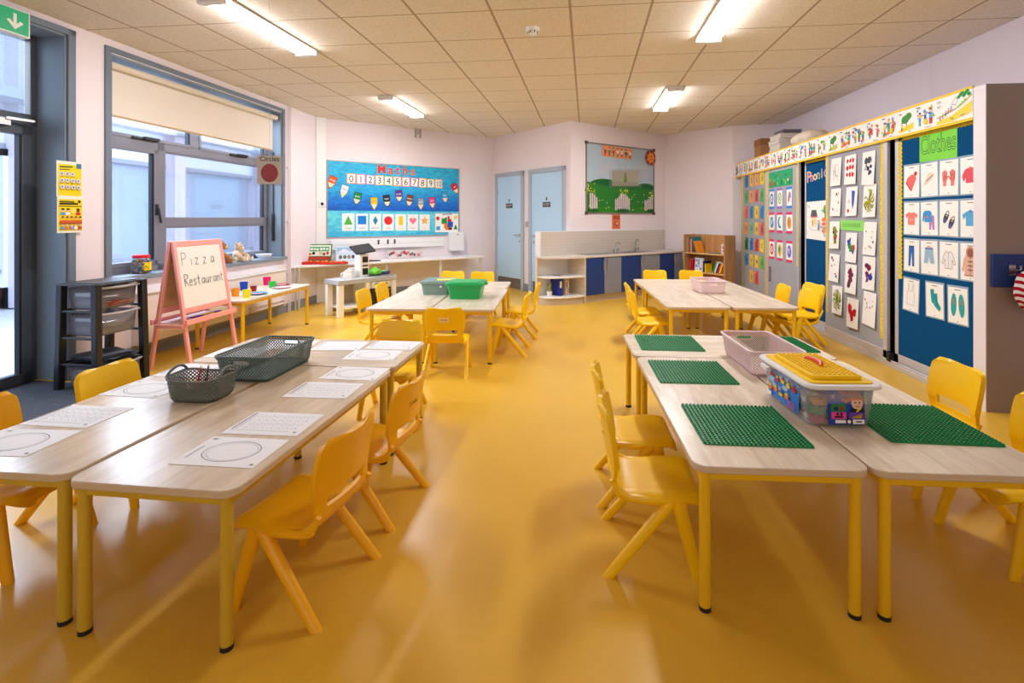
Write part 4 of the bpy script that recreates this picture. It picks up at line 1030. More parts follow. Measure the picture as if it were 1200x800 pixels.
        for s in (-1, 1): ar.ell(s * .038, -.0, .028, .085, C(40, 164, 160), rot=s * .06); ar.line([(s * .018, .0), (s * .036, .045), (s * .056, .0)], .007, C(180, 130, 120))
    return ar
CL = [['hat', 'sun hat', 'gloves', 'jumper'], ['pink t-shirt', 'pyjamas', 'shoes', 'blue t-shirt'], ['jeans', 'shorts', 'blouse', 'coat'], ['vest', 'socks', 'flip flops']]
DESC = {'hat': 'clothes card with a red woolly bobble hat', 'sun hat': 'clothes card with a pale brimmed sun hat', 'gloves': 'clothes card with two pink gloves', 'jumper': 'clothes card with a deep pink long sleeved top', 'pink t-shirt': 'clothes card with a salmon pink t-shirt', 'pyjamas': 'clothes card with blue and purple pyjamas', 'shoes': 'clothes card with dark strapped shoes', 'blue t-shirt': 'clothes card with a blue t-shirt', 'jeans': 'clothes card with blue jeans', 'shorts': 'clothes card with patterned pale blue shorts', 'blouse': 'clothes card with a white outlined blouse', 'coat': 'clothes card with a hooded beige duffel coat', 'vest': 'clothes card with a white vest, lowest row', 'socks': 'clothes card with teal patterned socks, lowest row', 'flip flops': 'clothes card with green flip flops, lowest row'}
for r_, row in enumerate(CL):
    for c, k in enumerate(row):
        y, z = (4.432 - c * .207, 1.605 - r_ * .306) if r_ < 3 else ((4.44, 4.165, 3.93)[c], .665)
        pin(clothes(k), 'clothes_picture', DESC[k], 'card', 'clothes picture cards', FC, U(y), z, -.033, (-.015, .02, -.01, .01)[c] + (.03 * (c - 1) if r_ == 3 else 0))
ar = Art([(-.2, -.115), (.2, -.12), (.2, .115), (-.2, .11)], C(126, 214, 70), .0015)
ar.text('Clothes', .0, -.055, .20, C(50, 104, 40), .60, 0, .022); ar.text('Clothes', .0, -.055, .20, C(134, 222, 80), .60, 0, -.014)
pin(ar, 'clothes_sign', 'bright green paper sign reading Clothes above the clothes cards', 'sign', None, FC, U(4.135), 1.865, -.033)

# children's drawings
DR = [  # y, z, palette, style
 (5.565, 1.785, [C(180, 160, 160), C(120, 110, 110)], 'scribble', 'faint grey sketch'), (5.29, 1.785, [RED, RED], 'patch', 'red tissue patches'), (4.98, 1.77, [C(70, 70, 90), NAVY, C(190, 190, 190)], 'mix', 'grey and navy pieces'),
 (5.57, 1.465, [C(120, 30, 60), C(220, 160, 150)], 'few', 'a few maroon and pink dabs'), (5.27, 1.465, [C(50, 90, 190), C(50, 90, 190), C(240, 190, 180)], 'tall', 'a tall blue shape'), (4.965, 1.46, [C(170, 170, 30), C(140, 150, 20)], 'mop', 'an olive green yarn mop'),
 (5.595, 1.12, [C(130, 140, 50), C(190, 30, 40), BLACK], 'mix', 'olive and red shapes'), (5.275, 1.01, [C(50, 80, 180), RED, GREEN], 'mix', 'blue and red shapes'), (4.96, 1.11, [C(160, 150, 150), C(120, 120, 120)], 'few', 'faint grey dots'),
 (5.605, .775, [C(190, 30, 60), NAVY], 'few', 'red dabs beside navy'), (5.285, .695, [C(130, 30, 70), C(90, 40, 90)], 'mix', 'maroon shapes'), (4.975, .785, [C(30, 60, 160), C(120, 30, 70)], 'mix', 'navy butterfly and maroon shapes'),
 (5.54, .445, [C(150, 160, 40), C(120, 140, 30)], 'mop', 'an olive scribble'), (5.25, .36, [C(220, 20, 50), C(190, 10, 40)], 'mix', 'a big red splash'), (4.97, .455, [C(210, 150, 140), C(190, 180, 170)], 'few', 'faint pink marks')]
for i, (y, z, pal, st, lb) in enumerate(DR):
    w, h = .205, .31 if i % 3 == 2 else .29
    ar = Art([(-w / 2, -h / 2), (w / 2 - random.uniform(0, .012), -h / 2 + random.uniform(-.012, .008)), (w / 2, h / 2), (-w / 2 + random.uniform(0, .006), h / 2)], WHITE, .0015)
    if st == 'scribble':
        for k in range(6): ar.line([(random.uniform(-.07, .07), random.uniform(-.1, .1)) for q in range(3)], .004, random.choice(pal))
    elif st == 'patch':
        for k in range(9): ar.poly(blob(-.05 + (k % 3) * .05, .09 - (k // 3) * .07, .024, 6), random.choice(pal))
    elif st == 'mix':
        for k in range(9): ar.poly(blob(random.uniform(-.05, .05), random.uniform(-.08, .08), random.uniform(.015, .035)), random.choice(pal))
    elif st == 'tall':
        ar.poly([(.0, .11), (.06, .10), (.05, -.02), (.03, -.08), (.01, -.02)], pal[0]); ar.poly(blob(-.05, -.09, .02), RED); ar.poly(blob(-.04, .0, .02), pal[2])
    elif st == 'mop':
        for k in range(26):
            t = random.uniform(0, 2 * PI); ar.line([(0, 0), (.06 * math.cos(t), .0 + .09 * math.sin(t)), (.08 * math.cos(t + .3), .11 * math.sin(t + .3))], .009, random.choice(pal))
    else:
        for k in range(7): ar.poly(blob(random.uniform(-.07, .07), random.uniform(-.11, .11), random.uniform(.006, .016)), random.choice(pal))
    pin(ar, 'childs_picture', "child's artwork with %s, %s row, %s column of the door" % (lb, ORD[i // 3], ('first', 'middle', 'last')[i % 3]), 'artwork', "children's artwork on the grey door", FC, U(y), z, .002, random.uniform(-.02, .02) + (.06 if i == 12 else 0), R(-2.5))
ar = Art([(-.21, -.05), (.21, -.058), (.21, .045), (-.21, .052)], C(150, 226, 110), .0015)
for k in range(9): ar.line([(-.17 + k * .038, -.02), (-.16 + k * .038, .02), (-.15 + k * .038, -.02)], .005, C(96, 160, 74))
pin(ar, 'green_label_sign', 'pale green handwritten strip among the artwork on the grey door', 'sign', None, FC, U(5.28), 1.23, -.006)
# phonics
for i, (ch, c) in enumerate(zip('Phonics', [C(240, 120, 60), C(220, 60, 120), C(240, 200, 60), C(70, 170, 90), C(230, 80, 60), C(90, 130, 210), C(240, 150, 190)])):
    ar = Art(R4(.001, .001), M_felt_b, .0004); ar.text(ch, 0, -.05, .185 if ch == 'P' else .15, WHITE, 1.05, 0, .02); ar.text(ch, 0, -.048, .175 if ch == 'P' else .142, c)
    pin(ar, 'letter_cutout_sign', 'coloured cut-out letter %s of the word Phonics, number %d along' % (ch, i + 1) if ch not in 'P' else 'coloured cut-out capital letter P of the word Phonics', 'letter', 'Phonics letters', FC, U(6.32 - i * .079), 1.78 + .008 * i, -.0635)
ar = Art([(-.30, -.22), (.30, -.235), (.30, .225), (-.29, .22)], WHITE, .0015)
ar.ring(-.10, -.06, .13, .06, .004, GREYINK); ar.rect(-.17, -.08, -.04, .04, C(244, 226, 190)); ar.poly([(-.19, .04), (-.02, .04), (-.05, .12), (-.16, .12)], C(90, 90, 96)); ar.rect(-.15, -.06, -.12, .0, C(200, 160, 80)); ar.rect(-.09, -.04, -.06, .0, C(240, 200, 90)); ar.rect(-.18, .03, -.03, .045, SALMON)
ar.poly(blob(.17, .12, .06), C(90, 170, 80)); ar.rect(.15, .0, .2, .10, C(60, 150, 80)); ar.poly([(.08, -.01), (.28, -.01), (.26, .03), (.1, .03)], ORA); ar.poly([(.08, -.06), (.28, -.06), (.26, -.02), (.1, -.02)], SALMON); ar.rect(.1, -.14, .28, -.07, C(236, 150, 110))
for k in range(14): ar.ell(random.uniform(.06, .28), random.uniform(-.2, .18), .012, .012, random.choice(BR), 7)
little_person(ar, .02, -.12, .12, SKYB, NAVY); ar.text('S s', -.22, .15, .05, BLACK); ar.line([(-.27, -.12), (-.25, -.18)], .004, GREYINK)
pin(ar, 'street_scene_picture', 'large white picture of a little shop on the blue Phonics panel', 'picture', None, FC, U(6.08), 1.275, -.062)
# alphabet cards
AC = [[C(40, 120, 190), C(244, 186, 60), C(246, 166, 60), YEL], [C(90, 180, 110), C(244, 150, 60), C(226, 80, 70), C(80, 180, 100)], [C(232, 90, 90), C(50, 140, 200), YEL, C(50, 130, 200)], [C(244, 150, 60), C(110, 190, 140), C(244, 186, 70), C(226, 90, 80)], [C(20, 120, 80), C(40, 130, 200), C(220, 60, 50), C(250, 214, 40)], [C(40, 140, 210), C(246, 206, 50), C(248, 210, 40), C(110, 190, 70)], [None, C(246, 190, 50), C(228, 70, 50), None]]
L_ = iter('abcdefghijklmnopqrstuvwxyz')
for r_, row in enumerate(AC):
    for c, col in enumerate(row):
        if col is None: continue
        ch = next(L_); ar = Art(R4(.135, .19), col, .0015); ar.text(ch, .01, -.035, .13, C(40, 44, 56)); ar.rect(-.05, .07, -.02, .08, WHITE)
        pin(ar, 'letter_sign', 'small coloured letter card showing %s, %s row of the far cupboard door' % (ch, ORD[r_]), 'card', 'alphabet cards on the far cupboard door', FC, U((8.34, 8.115, 7.895, 7.68)[c]), 1.885 - r_ * .2475, -.014, random.uniform(-.03, .03))
# round picture cards
RC = [[(C(60, 130, 210), C(60, 120, 200), 'blue ring'), (C(150, 110, 200), C(120, 180, 70), 'green oval'), (C(60, 130, 210), C(226, 110, 70), 'orange rocket')], [(C(224, 50, 110), C(50, 140, 210), 'blue ball'), (C(224, 50, 110), C(30, 150, 180), 'teal crescent'), (C(224, 50, 110), C(240, 150, 50), 'orange disc')], [(C(224, 50, 110), C(220, 30, 70), 'red ring'), (C(224, 50, 110), C(230, 190, 50), 'yellow and green disc'), (C(224, 50, 110), C(110, 100, 200), 'purple disc')]]
for r_, row in enumerate(RC):
    for c, (bc, ic, nm) in enumerate(row):
        ar = Art(R4(.185, .275), WHITE, .0015)
        ar.rect(-.0925, .105, .0925, .1375, bc); ar.rect(-.0925, -.1375, .0925, -.105, bc)
        if r_ == 0: ar.rect(-.0925, -.105, -.08, .105, bc); ar.rect(.08, -.105, .0925, .105, bc)
        if 'ring' in nm: ar.ell(0, 0, .06, .08, ic); ar.ell(0, 0, .032, .045, WHITE); ar.ell(0, 0, .012, .02, ic)
        elif 'crescent' in nm: ar.ell(0, 0, .06, .08, ic); ar.ell(.03, .01, .045, .06, WHITE)
        elif 'rocket' in nm: ar.poly([(-.04, -.07), (.0, -.05), (.05, .06), (.0, .075), (-.03, .02)], ic); ar.ell(.03, .02, .02, .03, SKYB)
        elif 'green oval' in nm: ar.ell(0, 0, .055, .08, ic); ar.ell(0, 0, .035, .055, C(226, 236, 200)); ar.rect(-.01, -.03, .01, .03, C(90, 150, 60))
        else: ar.ell(0, 0, .06, .08, ic); ar.ell(-.01, .01, .028, .04, {'blue ball': C(150, 200, 240), 'orange disc': C(200, 120, 50), 'yellow and green disc': GREEN, 'purple disc': C(230, 200, 240)}[nm]); ar.line([(-.04, -.04), (.04, .04)], .012, {'blue ball': WHITE, 'orange disc': C(220, 140, 60), 'yellow and green disc': TEAL, 'purple disc': C(90, 140, 220)}[nm])
        pin(ar, 'round_picture', 'bordered card with a %s, %s row of the grey handle door' % (nm, ORD[r_]), 'card', 'round picture cards on the grey handle door', FC, U((7.30, 7.03, 6.735)[c]), (1.565, 1.24, .87)[r_], -.01, random.uniform(-.015, .015))
ar = Art(R4(.76, .21), C(40, 160, 110), .0015)
for k in range(11): ar.poly(blob(-.33 + k * .065, random.uniform(-.05, .06), .02, 7), random.choice([RED, C(120, 200, 90), WHITE, C(20, 110, 70)]))
for k in range(6): ar.rect(-.34 + k * .125, -.085, -.30 + k * .125, -.035, random.choice([C(20, 120, 80), RED, LIME]))
pin(ar, 'green_header_sign', 'green painted header strip with red shapes at the top of the grey handle door', 'sign', None, FC, U(7.02), 1.83, -.01)

# things stored on top of the cupboard
Zt = 2.2
def carton(name, label, x, y, z, w, l, h, m, lidm=None, group=None):
    t = thing(name, label, 'box', T(x, y, z, 0), group)
    b = MB(); b.box(-w / 2, w / 2, -l / 2, l / 2, 0, h * .72); b.build('body', m, t, bevel=.004)
    b = MB(); b.box(-w / 2 - .006, w / 2 + .006, -l / 2 - .006, l / 2 + .006, h * .68, h); b.build('lid', lidm or m, t, bevel=.004); return t
cw = mat('white_carton', (214, 204, 196), .7, vary=.03)
for k in range(4): carton('paper_carton', ['lowest', 'second', 'third', 'highest'][k] + ' of the white paper cartons stacked on the cupboard', 2.98 + .01 * (k % 2), 7.36 + .012 * ((k * 7) % 3 - 1), Zt + k * .066, .3, .36, .064, cw, cw, 'white cartons stacked on the cupboard')
carton('dark_carton', 'dark grey box on top of the white carton stack', 3.0, 7.32, Zt + .265, .24, .3, .05, mat('dark_carton', (96, 92, 104), .6), C(120, 116, 128))
carton('brown_carton', 'brown cardboard box with a black side behind the white cartons', 3.0, 8.05, Zt, .3, .24, .31, mat('brown_card', (170, 120, 76), .7), C(150, 100, 62))
b = MB()
for c, r_ in (((0, 0, .10), (.17, .36, .105)), ((.02, .2, .11), (.15, .2, .10)), ((-.04, -.22, .085), (.15, .18, .085))): b.ell(c, r_, 24, 16)
o = b.build('cloth_bag', mat('beige_cloth', (216, 200, 180), .9, .1, vary=.1, vscale=12, bump=.6), None, T(3.0, 6.66, Zt)); tag(o, 'beige rumpled cloth bag lying on top of the cupboard', 'bag')
md = o.modifiers.new('m', 'REMESH'); md.mode = 'VOXEL'; md.voxel_size = .016; md.use_smooth_shade = True
tx = bpy.data.textures.new('wrinkle', 'CLOUDS'); tx.noise_scale = .09
md = o.modifiers.new('d', 'DISPLACE'); md.strength = .035; md.mid_level = .5; md.texture = tx

# coat rail with a striped hat on the cupboard end
FE = FR((2.77, 3.63), (1, 0))
cr = thing('coat_rail', 'blue wooden coat rail on the shaded cupboard end', 'coat rail', FE)
b = MB(); b.box(.022, .62, .84, 1.06, 0, .02); b.build('board', mat('rail_blue', (10, 54, 130), .5, vary=.04), cr, bevel=.004)
for x in (.14, .40):
    b = MB(); b.box(x - .02, x + .02, .92, .99, .02, .026); b.tube([(x, .97, .026), (x, .955, .06), (x, .965, .085), (x, .99, .09)], .006, 8); b.build('hook', M_steel, cr)
b = MB()
n = 24; prof = [(0, .0), (.03, .012), (.062, .04), (.085, .09), (.098, .15), (.095, .2), (.075, .24), (.04, .262), (0, .27)]
b.lathe(prof, 28)
m = mat('striped_knit', (170, 20, 40), .95, .1); nt, bs, N, L = nodes(m)
tc = N('ShaderNodeTexCoord'); mp = N('ShaderNodeMapping'); mp.inputs['Rotation'].default_value = (.5, .7, 0); L(tc.outputs['Object'], mp.inputs[0])
wv = N('ShaderNodeTexWave'); wv.wave_type = 'RINGS'; wv.inputs['Scale'].default_value = 9; wv.inputs['Distortion'].default_value = 1.2; L(mp.outputs[0], wv.inputs['Vector'])
cr_ = N('ShaderNodeValToRGB'); cr_.color_ramp.interpolation = 'CONSTANT'; e = cr_.color_ramp.elements; e[0].color = lin((150, 16, 34)); e[1].position = .5; e[1].color = lin((216, 206, 206)); L(wv.outputs['Fac'], cr_.inputs[0]); L(cr_.outputs[0], bs.inputs['Base Color'])
o = b.build('striped_hat', m, None, T(2.935, 3.525, .69) @ Matrix.Rotation(.35, 4, 'Y') @ Matrix.Diagonal((1.3, .75, 1.1, 1)))
tag(o, 'red and white striped knitted hat hanging on the blue coat rail', 'hat')
md = o.modifiers.new('s', 'SUBSURF'); md.levels = 1; md.render_levels = 2
tx2 = bpy.data.textures.new('folds', 'CLOUDS'); tx2.noise_scale = .08
md = o.modifiers.new('d', 'DISPLACE'); md.strength = .04; md.texture = tx2
# ------------------------------------------------------------------ number board on the maths wall
t = thing('display_board', 'blue sea print display board headed Maths on the back wall', 'display board', at(FM, .18, 1.0))
b = MB(); b.box(0, 2.34, 0, 1.2, 0, .015); b.build('print', water_print(), t, smooth=0)
b = MB()
for q in ((-.012, .0, -.012, 1.212), (2.34, 2.352, -.012, 1.212), (0, 2.34, -.012, 0), (0, 2.34, 1.2, 1.212)): b.box(*q, 0, .018)
b.build('edge_frame', mat('board_edge', (170, 160, 156), .6), t, smooth=0)
for i, (ch, s_, c) in enumerate(zip('Maths', (1.05, 1.21, 1.335, 1.47, 1.61), [C(226, 60, 60), C(230, 60, 50), C(226, 60, 110), C(220, 70, 60), C(236, 96, 70)])):
    ar = Art(R4(.001, .001), M_wall, .0004); ar.text(ch, 0, -.062, .205, C(244, 190, 150), 1, 0, .035); ar.text(ch, 0, -.062, .205, c, 1, 0, .018)
    pin(ar, 'letter_cutout_sign', 'red cut-out letter %s of the word Maths on the sea print board' % ch, 'letter', 'Maths letters', FM, s_, 2.11, .016, (0, .06, 0, -.03, .05)[i])
bords = [C(236, 150, 90), C(230, 120, 160), C(150, 110, 190), C(236, 170, 80), C(120, 180, 120)]
for i in range(11):
    ar = Art(R4(.15, .165), bords[i % 5], .0015); ar.rect(-.062, -.07, .062, .07, WHITE); ar.text(str(i), 0, -.055, .155, BLACK, .95 if i < 10 else .75)
    pin(ar, 'number_sign', 'white number card showing %d on the sea print board' % i, 'card', 'number cards', FM, .548 + i * .1558, 1.936 - .002 * i, .016, (.0, .03, -.02, .03, -.03, .02, 0, -.1, -.05, .04, .02)[i])
for nm, s_, z_, rt, c in (('orange', .244, 1.867, -20, C(240, 90, 40)), ('white', .432, 1.73, -18, C(226, 226, 240)), ('green', .643, 1.62, -12, C(20, 140, 70)), ('yellow', .924, 1.546, 0, C(250, 190, 30)), ('black', 1.142, 1.591, 8, C(36, 34, 44)), ('purple', 1.356, 1.678, 3, C(100, 50, 150)), ('brown', 1.548, 1.603, -9, C(124, 66, 40)), ('grey', 1.759, 1.551, 0, C(150, 160, 176)), ('pink', 1.98, 1.576, 5, C(226, 70, 130)), ('blue', 2.234, 1.679, 5, C(60, 160, 220)), ('red', 2.445, 1.841, 27, C(216, 30, 60))):
    w = .062
    ar = Art([(-w, -.02), (-.012, -.108), (.012, -.108), (w, -.02), (w, .10), (-w, .10)], BLACK, .0015)
    ar.poly([(-w + .006, -.016), (-.016, -.085), (.016, -.085), (w - .006, -.016)], C(246, 222, 190)); ar.rect(-w + .006, -.016, w - .006, .094, c); ar.text(nm, 0, .02, .045, WHITE if nm not in ('white', 'yellow') else GREYINK, .8); ar.poly([(-.018, -.084), (-.009, -.105), (.009, -.105), (.018, -.084)], c)
    pin(ar, 'pencil_cutout_sign', '%s paper pencil cut-out on the sea print board' % nm, 'paper cut-out', 'paper pencil cut-outs', FM, s_, z_, .016, R(rt))
for i, (nm, c) in enumerate((('triangle', C(80, 180, 70)), ('square', C(20, 130, 220)), ('diamond', C(10, 130, 170)), ('circle', C(226, 40, 50)), ('rectangle', C(246, 200, 30)), ('heart', C(240, 130, 150)), ('star', C(240, 180, 90)))):
    ar = Art(R4(.195, .28), C(244, 242, 244), .0015); y0 = .03
    if nm == 'triangle': ar.poly([(-.07, y0 - .07), (.07, y0 - .07), (0, y0 + .075)], c)
    elif nm == 'square': ar.rect(-.07, y0 - .065, .07, y0 + .075, c)
    elif nm == 'diamond': ar.poly([(0, y0 - .075), (.042, y0), (0, y0 + .075), (-.042, y0)], c)
    elif nm == 'circle': ar.ell(0, y0, .072, .072, c, 28)
    elif nm == 'rectangle': ar.rect(-.036, y0 - .075, .036, y0 + .075, c)
    elif nm == 'heart': ar.poly([(x * .0042, y0 + y * .0042) for x, y in [(16 * math.sin(q) ** 3, 13 * math.cos(q) - 5 * math.cos(2 * q) - 2 * math.cos(3 * q) - math.cos(4 * q)) for q in [2 * PI * k / 28 for k in range(28)]]], c)
    else: ar.poly(star(0, y0, .08), c)
    ar.text(nm, 0, -.105, .038, c if nm != 'heart' else C(220, 110, 130))
    pin(ar, 'shape_sign', 'white shape card with a %s on the lower sea print board' % nm, 'card', 'shape cards', FM, .50 + .2222 * i, 1.235 - .002 * i, .016)
ar = Art(R4(.49, .36), C(250, 250, 252), .0015); ar.ring(0, 0, .001, .001, .0005, WHITE, 4)
for a_ in ((-.245, -.18, .245, -.172), (-.245, .172, .245, .18), (-.245, -.18, -.237, .18), (.237, -.18, .245, .18)): ar.rect(*a_, C(60, 130, 190))
ar.ell(-.185, .08, .035, .035, RED); ar.poly([(.14, .07), (.21, .08), (.22, .13), (.15, .12)], YEL); ar.poly([(.13, -.12), (.22, -.12), (.175, -.03)], GREEN); ar.rect(-.215, -.13, -.14, -.06, SKYB)
ar.rect(-.11, -.02, .0, .10, GREEN); ar.rect(-.06, -.10, .02, -.01, ORA); ar.rect(-.03, -.13, .07, -.05, C(226, 130, 60)); ar.rect(.01, .0, .09, .12, RED); ar.rect(.01, -.08, .12, .02, C(30, 90, 200)); ar.rect(-.11, .08, -.04, .14, WHITE); ar.rect(.05, .07, .11, .13, WHITE); ar.line([(-.1, .15), (.1, .16)], .012, NAVY); ar.rect(.03, -.13, .1, -.085, C(110, 40, 60))
pin(ar, 'shapes_poster', 'white poster with jumbled coloured shapes at the lower corner of the sea print board', 'poster', None, FM, 2.275, 1.215, .016)

# trunking, sockets, paper towel dispenser, switch, sensor
b = MB(); b.box(.0, .145, 0, CEIL, .0, .06); struct(b.build('trim_4', M_white, None, FM, smooth=0))
tr = thing('wall_trunking', 'white horizontal cable trunking below the sea print board', 'trunking', FM)
b = MB(); b.box(.22, 2.20, .80, .955, 0, .05); b.build('casing', M_plastic_w, tr, bevel=.004)
b = MB(); b.box(.22, 2.20, .875, .88, .05, .052); b.build('seam', C(200, 200, 206), tr, smooth=0)
for i, s_ in enumerate((.982, 1.143, 1.263)):
    so = thing('wall_socket', ['first', 'middle', 'last'][i] + ' dark fronted wall socket on the white trunking', 'socket', at(FM, s_, .905, .05), 'sockets on the white trunking')
    b = MB(); b.box(-.035, .035, -.045, .045, 0, .008); b.build('plate', M_plastic_w, so, bevel=.003)
    b = MB(); b.box(-.014, .014, -.038, .038, .008, .012); b.build('face', C(60, 60, 66), so, smooth=0)
pd = thing('paper_towel_dispenser', 'white paper towel dispenser on the wall beside the number board', 'dispenser', at(FM, 2.44, .705))
b = MB(); b.prism(rrect(.28, .34, .03), 0, .12, 0, Matrix.Translation((0, .17, 0))); b.build('cover', M_plastic_w, pd, bevel=.012, seg=3)
b = MB(); b.box(-.02, .02, .29, .305, .12, .124); b.build('lock', C(120, 120, 126), pd, smooth=0)
b = MB(); b.box(-.09, .09, .0, .012, .03, .1); b.build('slot', C(90, 90, 96), pd, smooth=0)
sw = thing('wall_switch', 'small white wall switch with a black button by the trunking', 'switch', at(FM, .085, 1.52, .06))
b = MB(); b.box(-.05, .05, -.05, .05, 0, .012); b.build('plate', M_plastic_w, sw, bevel=.003)
b = MB(); b.lathe([(0, .02), (.02, .02), (.024, .012)][::-1], 16); b.build('button', C(40, 40, 44), sw)
se = thing('ceiling_sensor', 'small clear bracket sensor hanging at the ceiling edge over the number board', 'sensor', at(FM, 1.70, 2.70))
b = MB(); b.box(-.05, -.044, 0, .16, 0, .06); b.box(.044, .05, 0, .16, 0, .06); b.box(-.05, .05, .075, .085, 0, .06); b.build('bracket', mat('grey_bracket', (190, 186, 186), .4), se)

# corner desk under the board
nM = Vector((FM[0][2], FM[1][2], 0)); uM = Vector((FM[0][0], FM[1][0], 0))
PM = lambda s_, n_: (C1[0] + uM.x * s_ + nM.x * n_, C1[1] + uM.y * s_ + nM.y * n_)
DZ = .622
dk = thing('corner_desk', 'long white fixed worktop under the number board', 'desk')
b = MB(); b.prism([(-3.925, 7.44), (-3.945, 6.77), PM(2.75, .55), PM(2.75, .005), PM(.07, .064)][::1], DZ - .03, DZ); b.build('worktop', M_white, dk, bevel=.004)
for s_, n_ in ((.95, .49), (1.9, .49), (2.69, .49)):
    b = MB(); p = PM(s_, n_); b.box(p[0] - .02, p[0] + .02, p[1] - .02, p[1] + .02, 0, DZ - .03); b.build('leg', mat('desk_leg', (206, 204, 200), .5), dk, bevel=.003)
for dx in (.035, .085):
    b = MB(); b.box(-3.94 + dx, -3.915 + dx, 6.83, 6.855, 0, DZ - .03); b.build('leg', mat('desk_leg'), dk, bevel=.003)
# things on the desk
def on_desk(s_, n_, rz=0): p = PM(s_, n_); return T(p[0], p[1], DZ, math.atan2(uM.y, uM.x) + rz)
g = thing('game_box', 'open green and red game box standing on the corner desk', 'game', on_desk(-.05, .33, -.5))
b = MB(); b.box(-.19, .19, -.13, .13, 0, .035); b.build('tray', C(206, 40, 36), g, bevel=.003)
ar = Art(R4(.36, .26), C(30, 130, 70), .012); ar.rect(-.165, -.05, .165, .115, C(226, 240, 226)); ar.rect(-.14, .02, .14, .09, C(80, 170, 110))
for k in range(6): ar.poly(blob(-.11 + k * .044, .055, .02, 6), WHITE)
for k in range(6): ar.ell(-.13 + k * .05, -.02 + .012 * (k % 2), .022, .022, [C(190, 120, 60), BLACK, WHITE, C(220, 190, 160), BROWN, RED][k])
ar.rect(-.165, -.11, .165, -.06, C(180, 60, 50)); ar.build('lid', g, Matrix.Translation((0, .10, .155)) @ Matrix.Rotation(PI / 2 - .25, 4, 'X'))
b = MB()
for k in range(8): b.cyl((-.13 + k * .037, -.06 + .03 * (k % 2), .035), (-.13 + k * .037, -.06 + .03 * (k % 2), .05), .014, n=10, mi=k % 3)
b.build('counter', [C(244, 150, 70), C(250, 200, 60), C(230, 80, 50)], g)
g2 = thing('red_tray', 'flat red tray in front of the green game box on the corner desk', 'tray', on_desk(.13, .47, -.1))
b = MB(); b.box(-.2, .2, -.09, .09, 0, .025); b.build('base', C(220, 60, 40), g2, bevel=.004)
b = MB()
for k in range(6): b.ell((-.15 + k * .06, 0, .03), (.022, .03, .012), 10, 6)
b.build('piece', C(250, 160, 60), g2)
ar = Art(R4(.34, .24), C(206, 222, 240), .03); ar.rect(-.15, .02, .15, .1, C(160, 190, 226)); ar.poly([(-.15, .02), (-.05, .08), (.05, .03), (.15, .07), (.15, .02)], C(226, 236, 246))
for k in range(4): ar.ell(-.1 + k * .065, -.05, .026, .03, [C(120, 96, 80), C(90, 110, 90), C(160, 130, 100), C(80, 80, 96)][k])
o = ar.build('picture_box', None, on_desk(.42, .17) @ Matrix.Translation((0, 0, .118)) @ Matrix.Rotation(PI / 2 - .12, 4, 'X')); tag(o, 'pale blue picture box leaning on the wall beside the green game', 'box')
ar = Art(R4(.62, .13), C(214, 204, 204), .02)
for k in range(16): ar.poly(blob(-.28 + k * .037, random.uniform(-.03, .03), .026, 7), random.choice([C(170, 60, 60), C(120, 90, 96), C(190, 130, 126), C(90, 80, 90), C(220, 180, 176)]))
o = ar.build('train_box', None, on_desk(1.42, .12) @ Matrix.Translation((0, 0, .067)) @ Matrix.Rotation(PI / 2 - .2, 4, 'X')); tag(o, 'long low red and grey picture box leaning under the wall sockets', 'box')
b = MB(); b.box(-.12, .12, -.08, .08, 0, .012); b.box(-.02, .03, -.05, .05, .012, .02, 1); tag(b.build('flat_toy', [C(60, 60, 64), C(206, 90, 70)], on_desk(.62, .42) and None, on_desk(.75, .38), bevel=.002), 'flat dark toy lying on the corner desk near the toy kitchen', 'toy')

# ------------------------------------------------------------------ toy kitchen
TK0 = (-3.009, 6.317); TKU = (.487, .733)
FT = FR(TK0, TKU); t = thing('toy_kitchen', 'grey and white wooden toy kitchen in front of the corner desk', 'toy kitchen', FT)
m_tkw = mat('toy_white', (240, 236, 230), .5, vary=.02); m_tkg = mat('toy_grey', (176, 176, 180), .5, vary=.03); m_tkd = mat('toy_back', (196, 176, 152), .6)
b = MB(); b.box(-.01, .90, .425, .487, -.34, .01); b.build('worktop', m_tkg, t, bevel=.005)
for x0, x1 in ((.0, .075), (.41, .46), (.83, .89)):
    for n0, n1 in ((-.33, -.27), (-.06, 0)):
        b = MB(); b.box(x0, x1, 0, .425, n0, n1); b.build('post', m_tkw, t, bevel=.004)
b = MB(); b.box(.075, .41, .10, .13, -.33, -.0); b.build('shelf', m_tkw, t, bevel=.003)
b = MB(); b.box(.0, .46, .03, .425, -.34, -.33); b.build('back_panel', m_tkd, t, smooth=0)
b = MB(); b.box(.46, .83, .05, .425, -.33, -.03); b.build('oven_body', m_tkw, t, smooth=0)
b = MB(); b.box(.48, .81, .06, .33, -.03, .0); b.build('oven_door', M_black, t, bevel=.006); b = MB(); b.box(.5, .79, .335, .42, -.03, -.005); kp = b.build('control_panel', C(230, 230, 232), t, bevel=.003)
for k in range(3): b = MB(); b.cyl((.57 + k * .075, .378, -.005), (.57 + k * .075, .378, .015), .022, n=14); b.build('knob', M_black, kp)
ar = Art(rrect(.17, .13, .02), C(40, 30, 26), .001); ar.ell(-.01, -.02, .04, .03, C(230, 150, 60)); ar.ell(.03, .01, .025, .02, C(240, 196, 130)); ar.build('oven_window', t, Matrix.Translation((.645, .19, .0)))
b = MB(); b.cyl((.52, .30, .02), (.77, .30, .02), .008); b.build('oven_handle', M_steel, t)
b = MB(); b.box(.56, .88, .487, .50, -.32, -.02); hb = b.build('hob', C(120, 120, 128), t, bevel=.004)
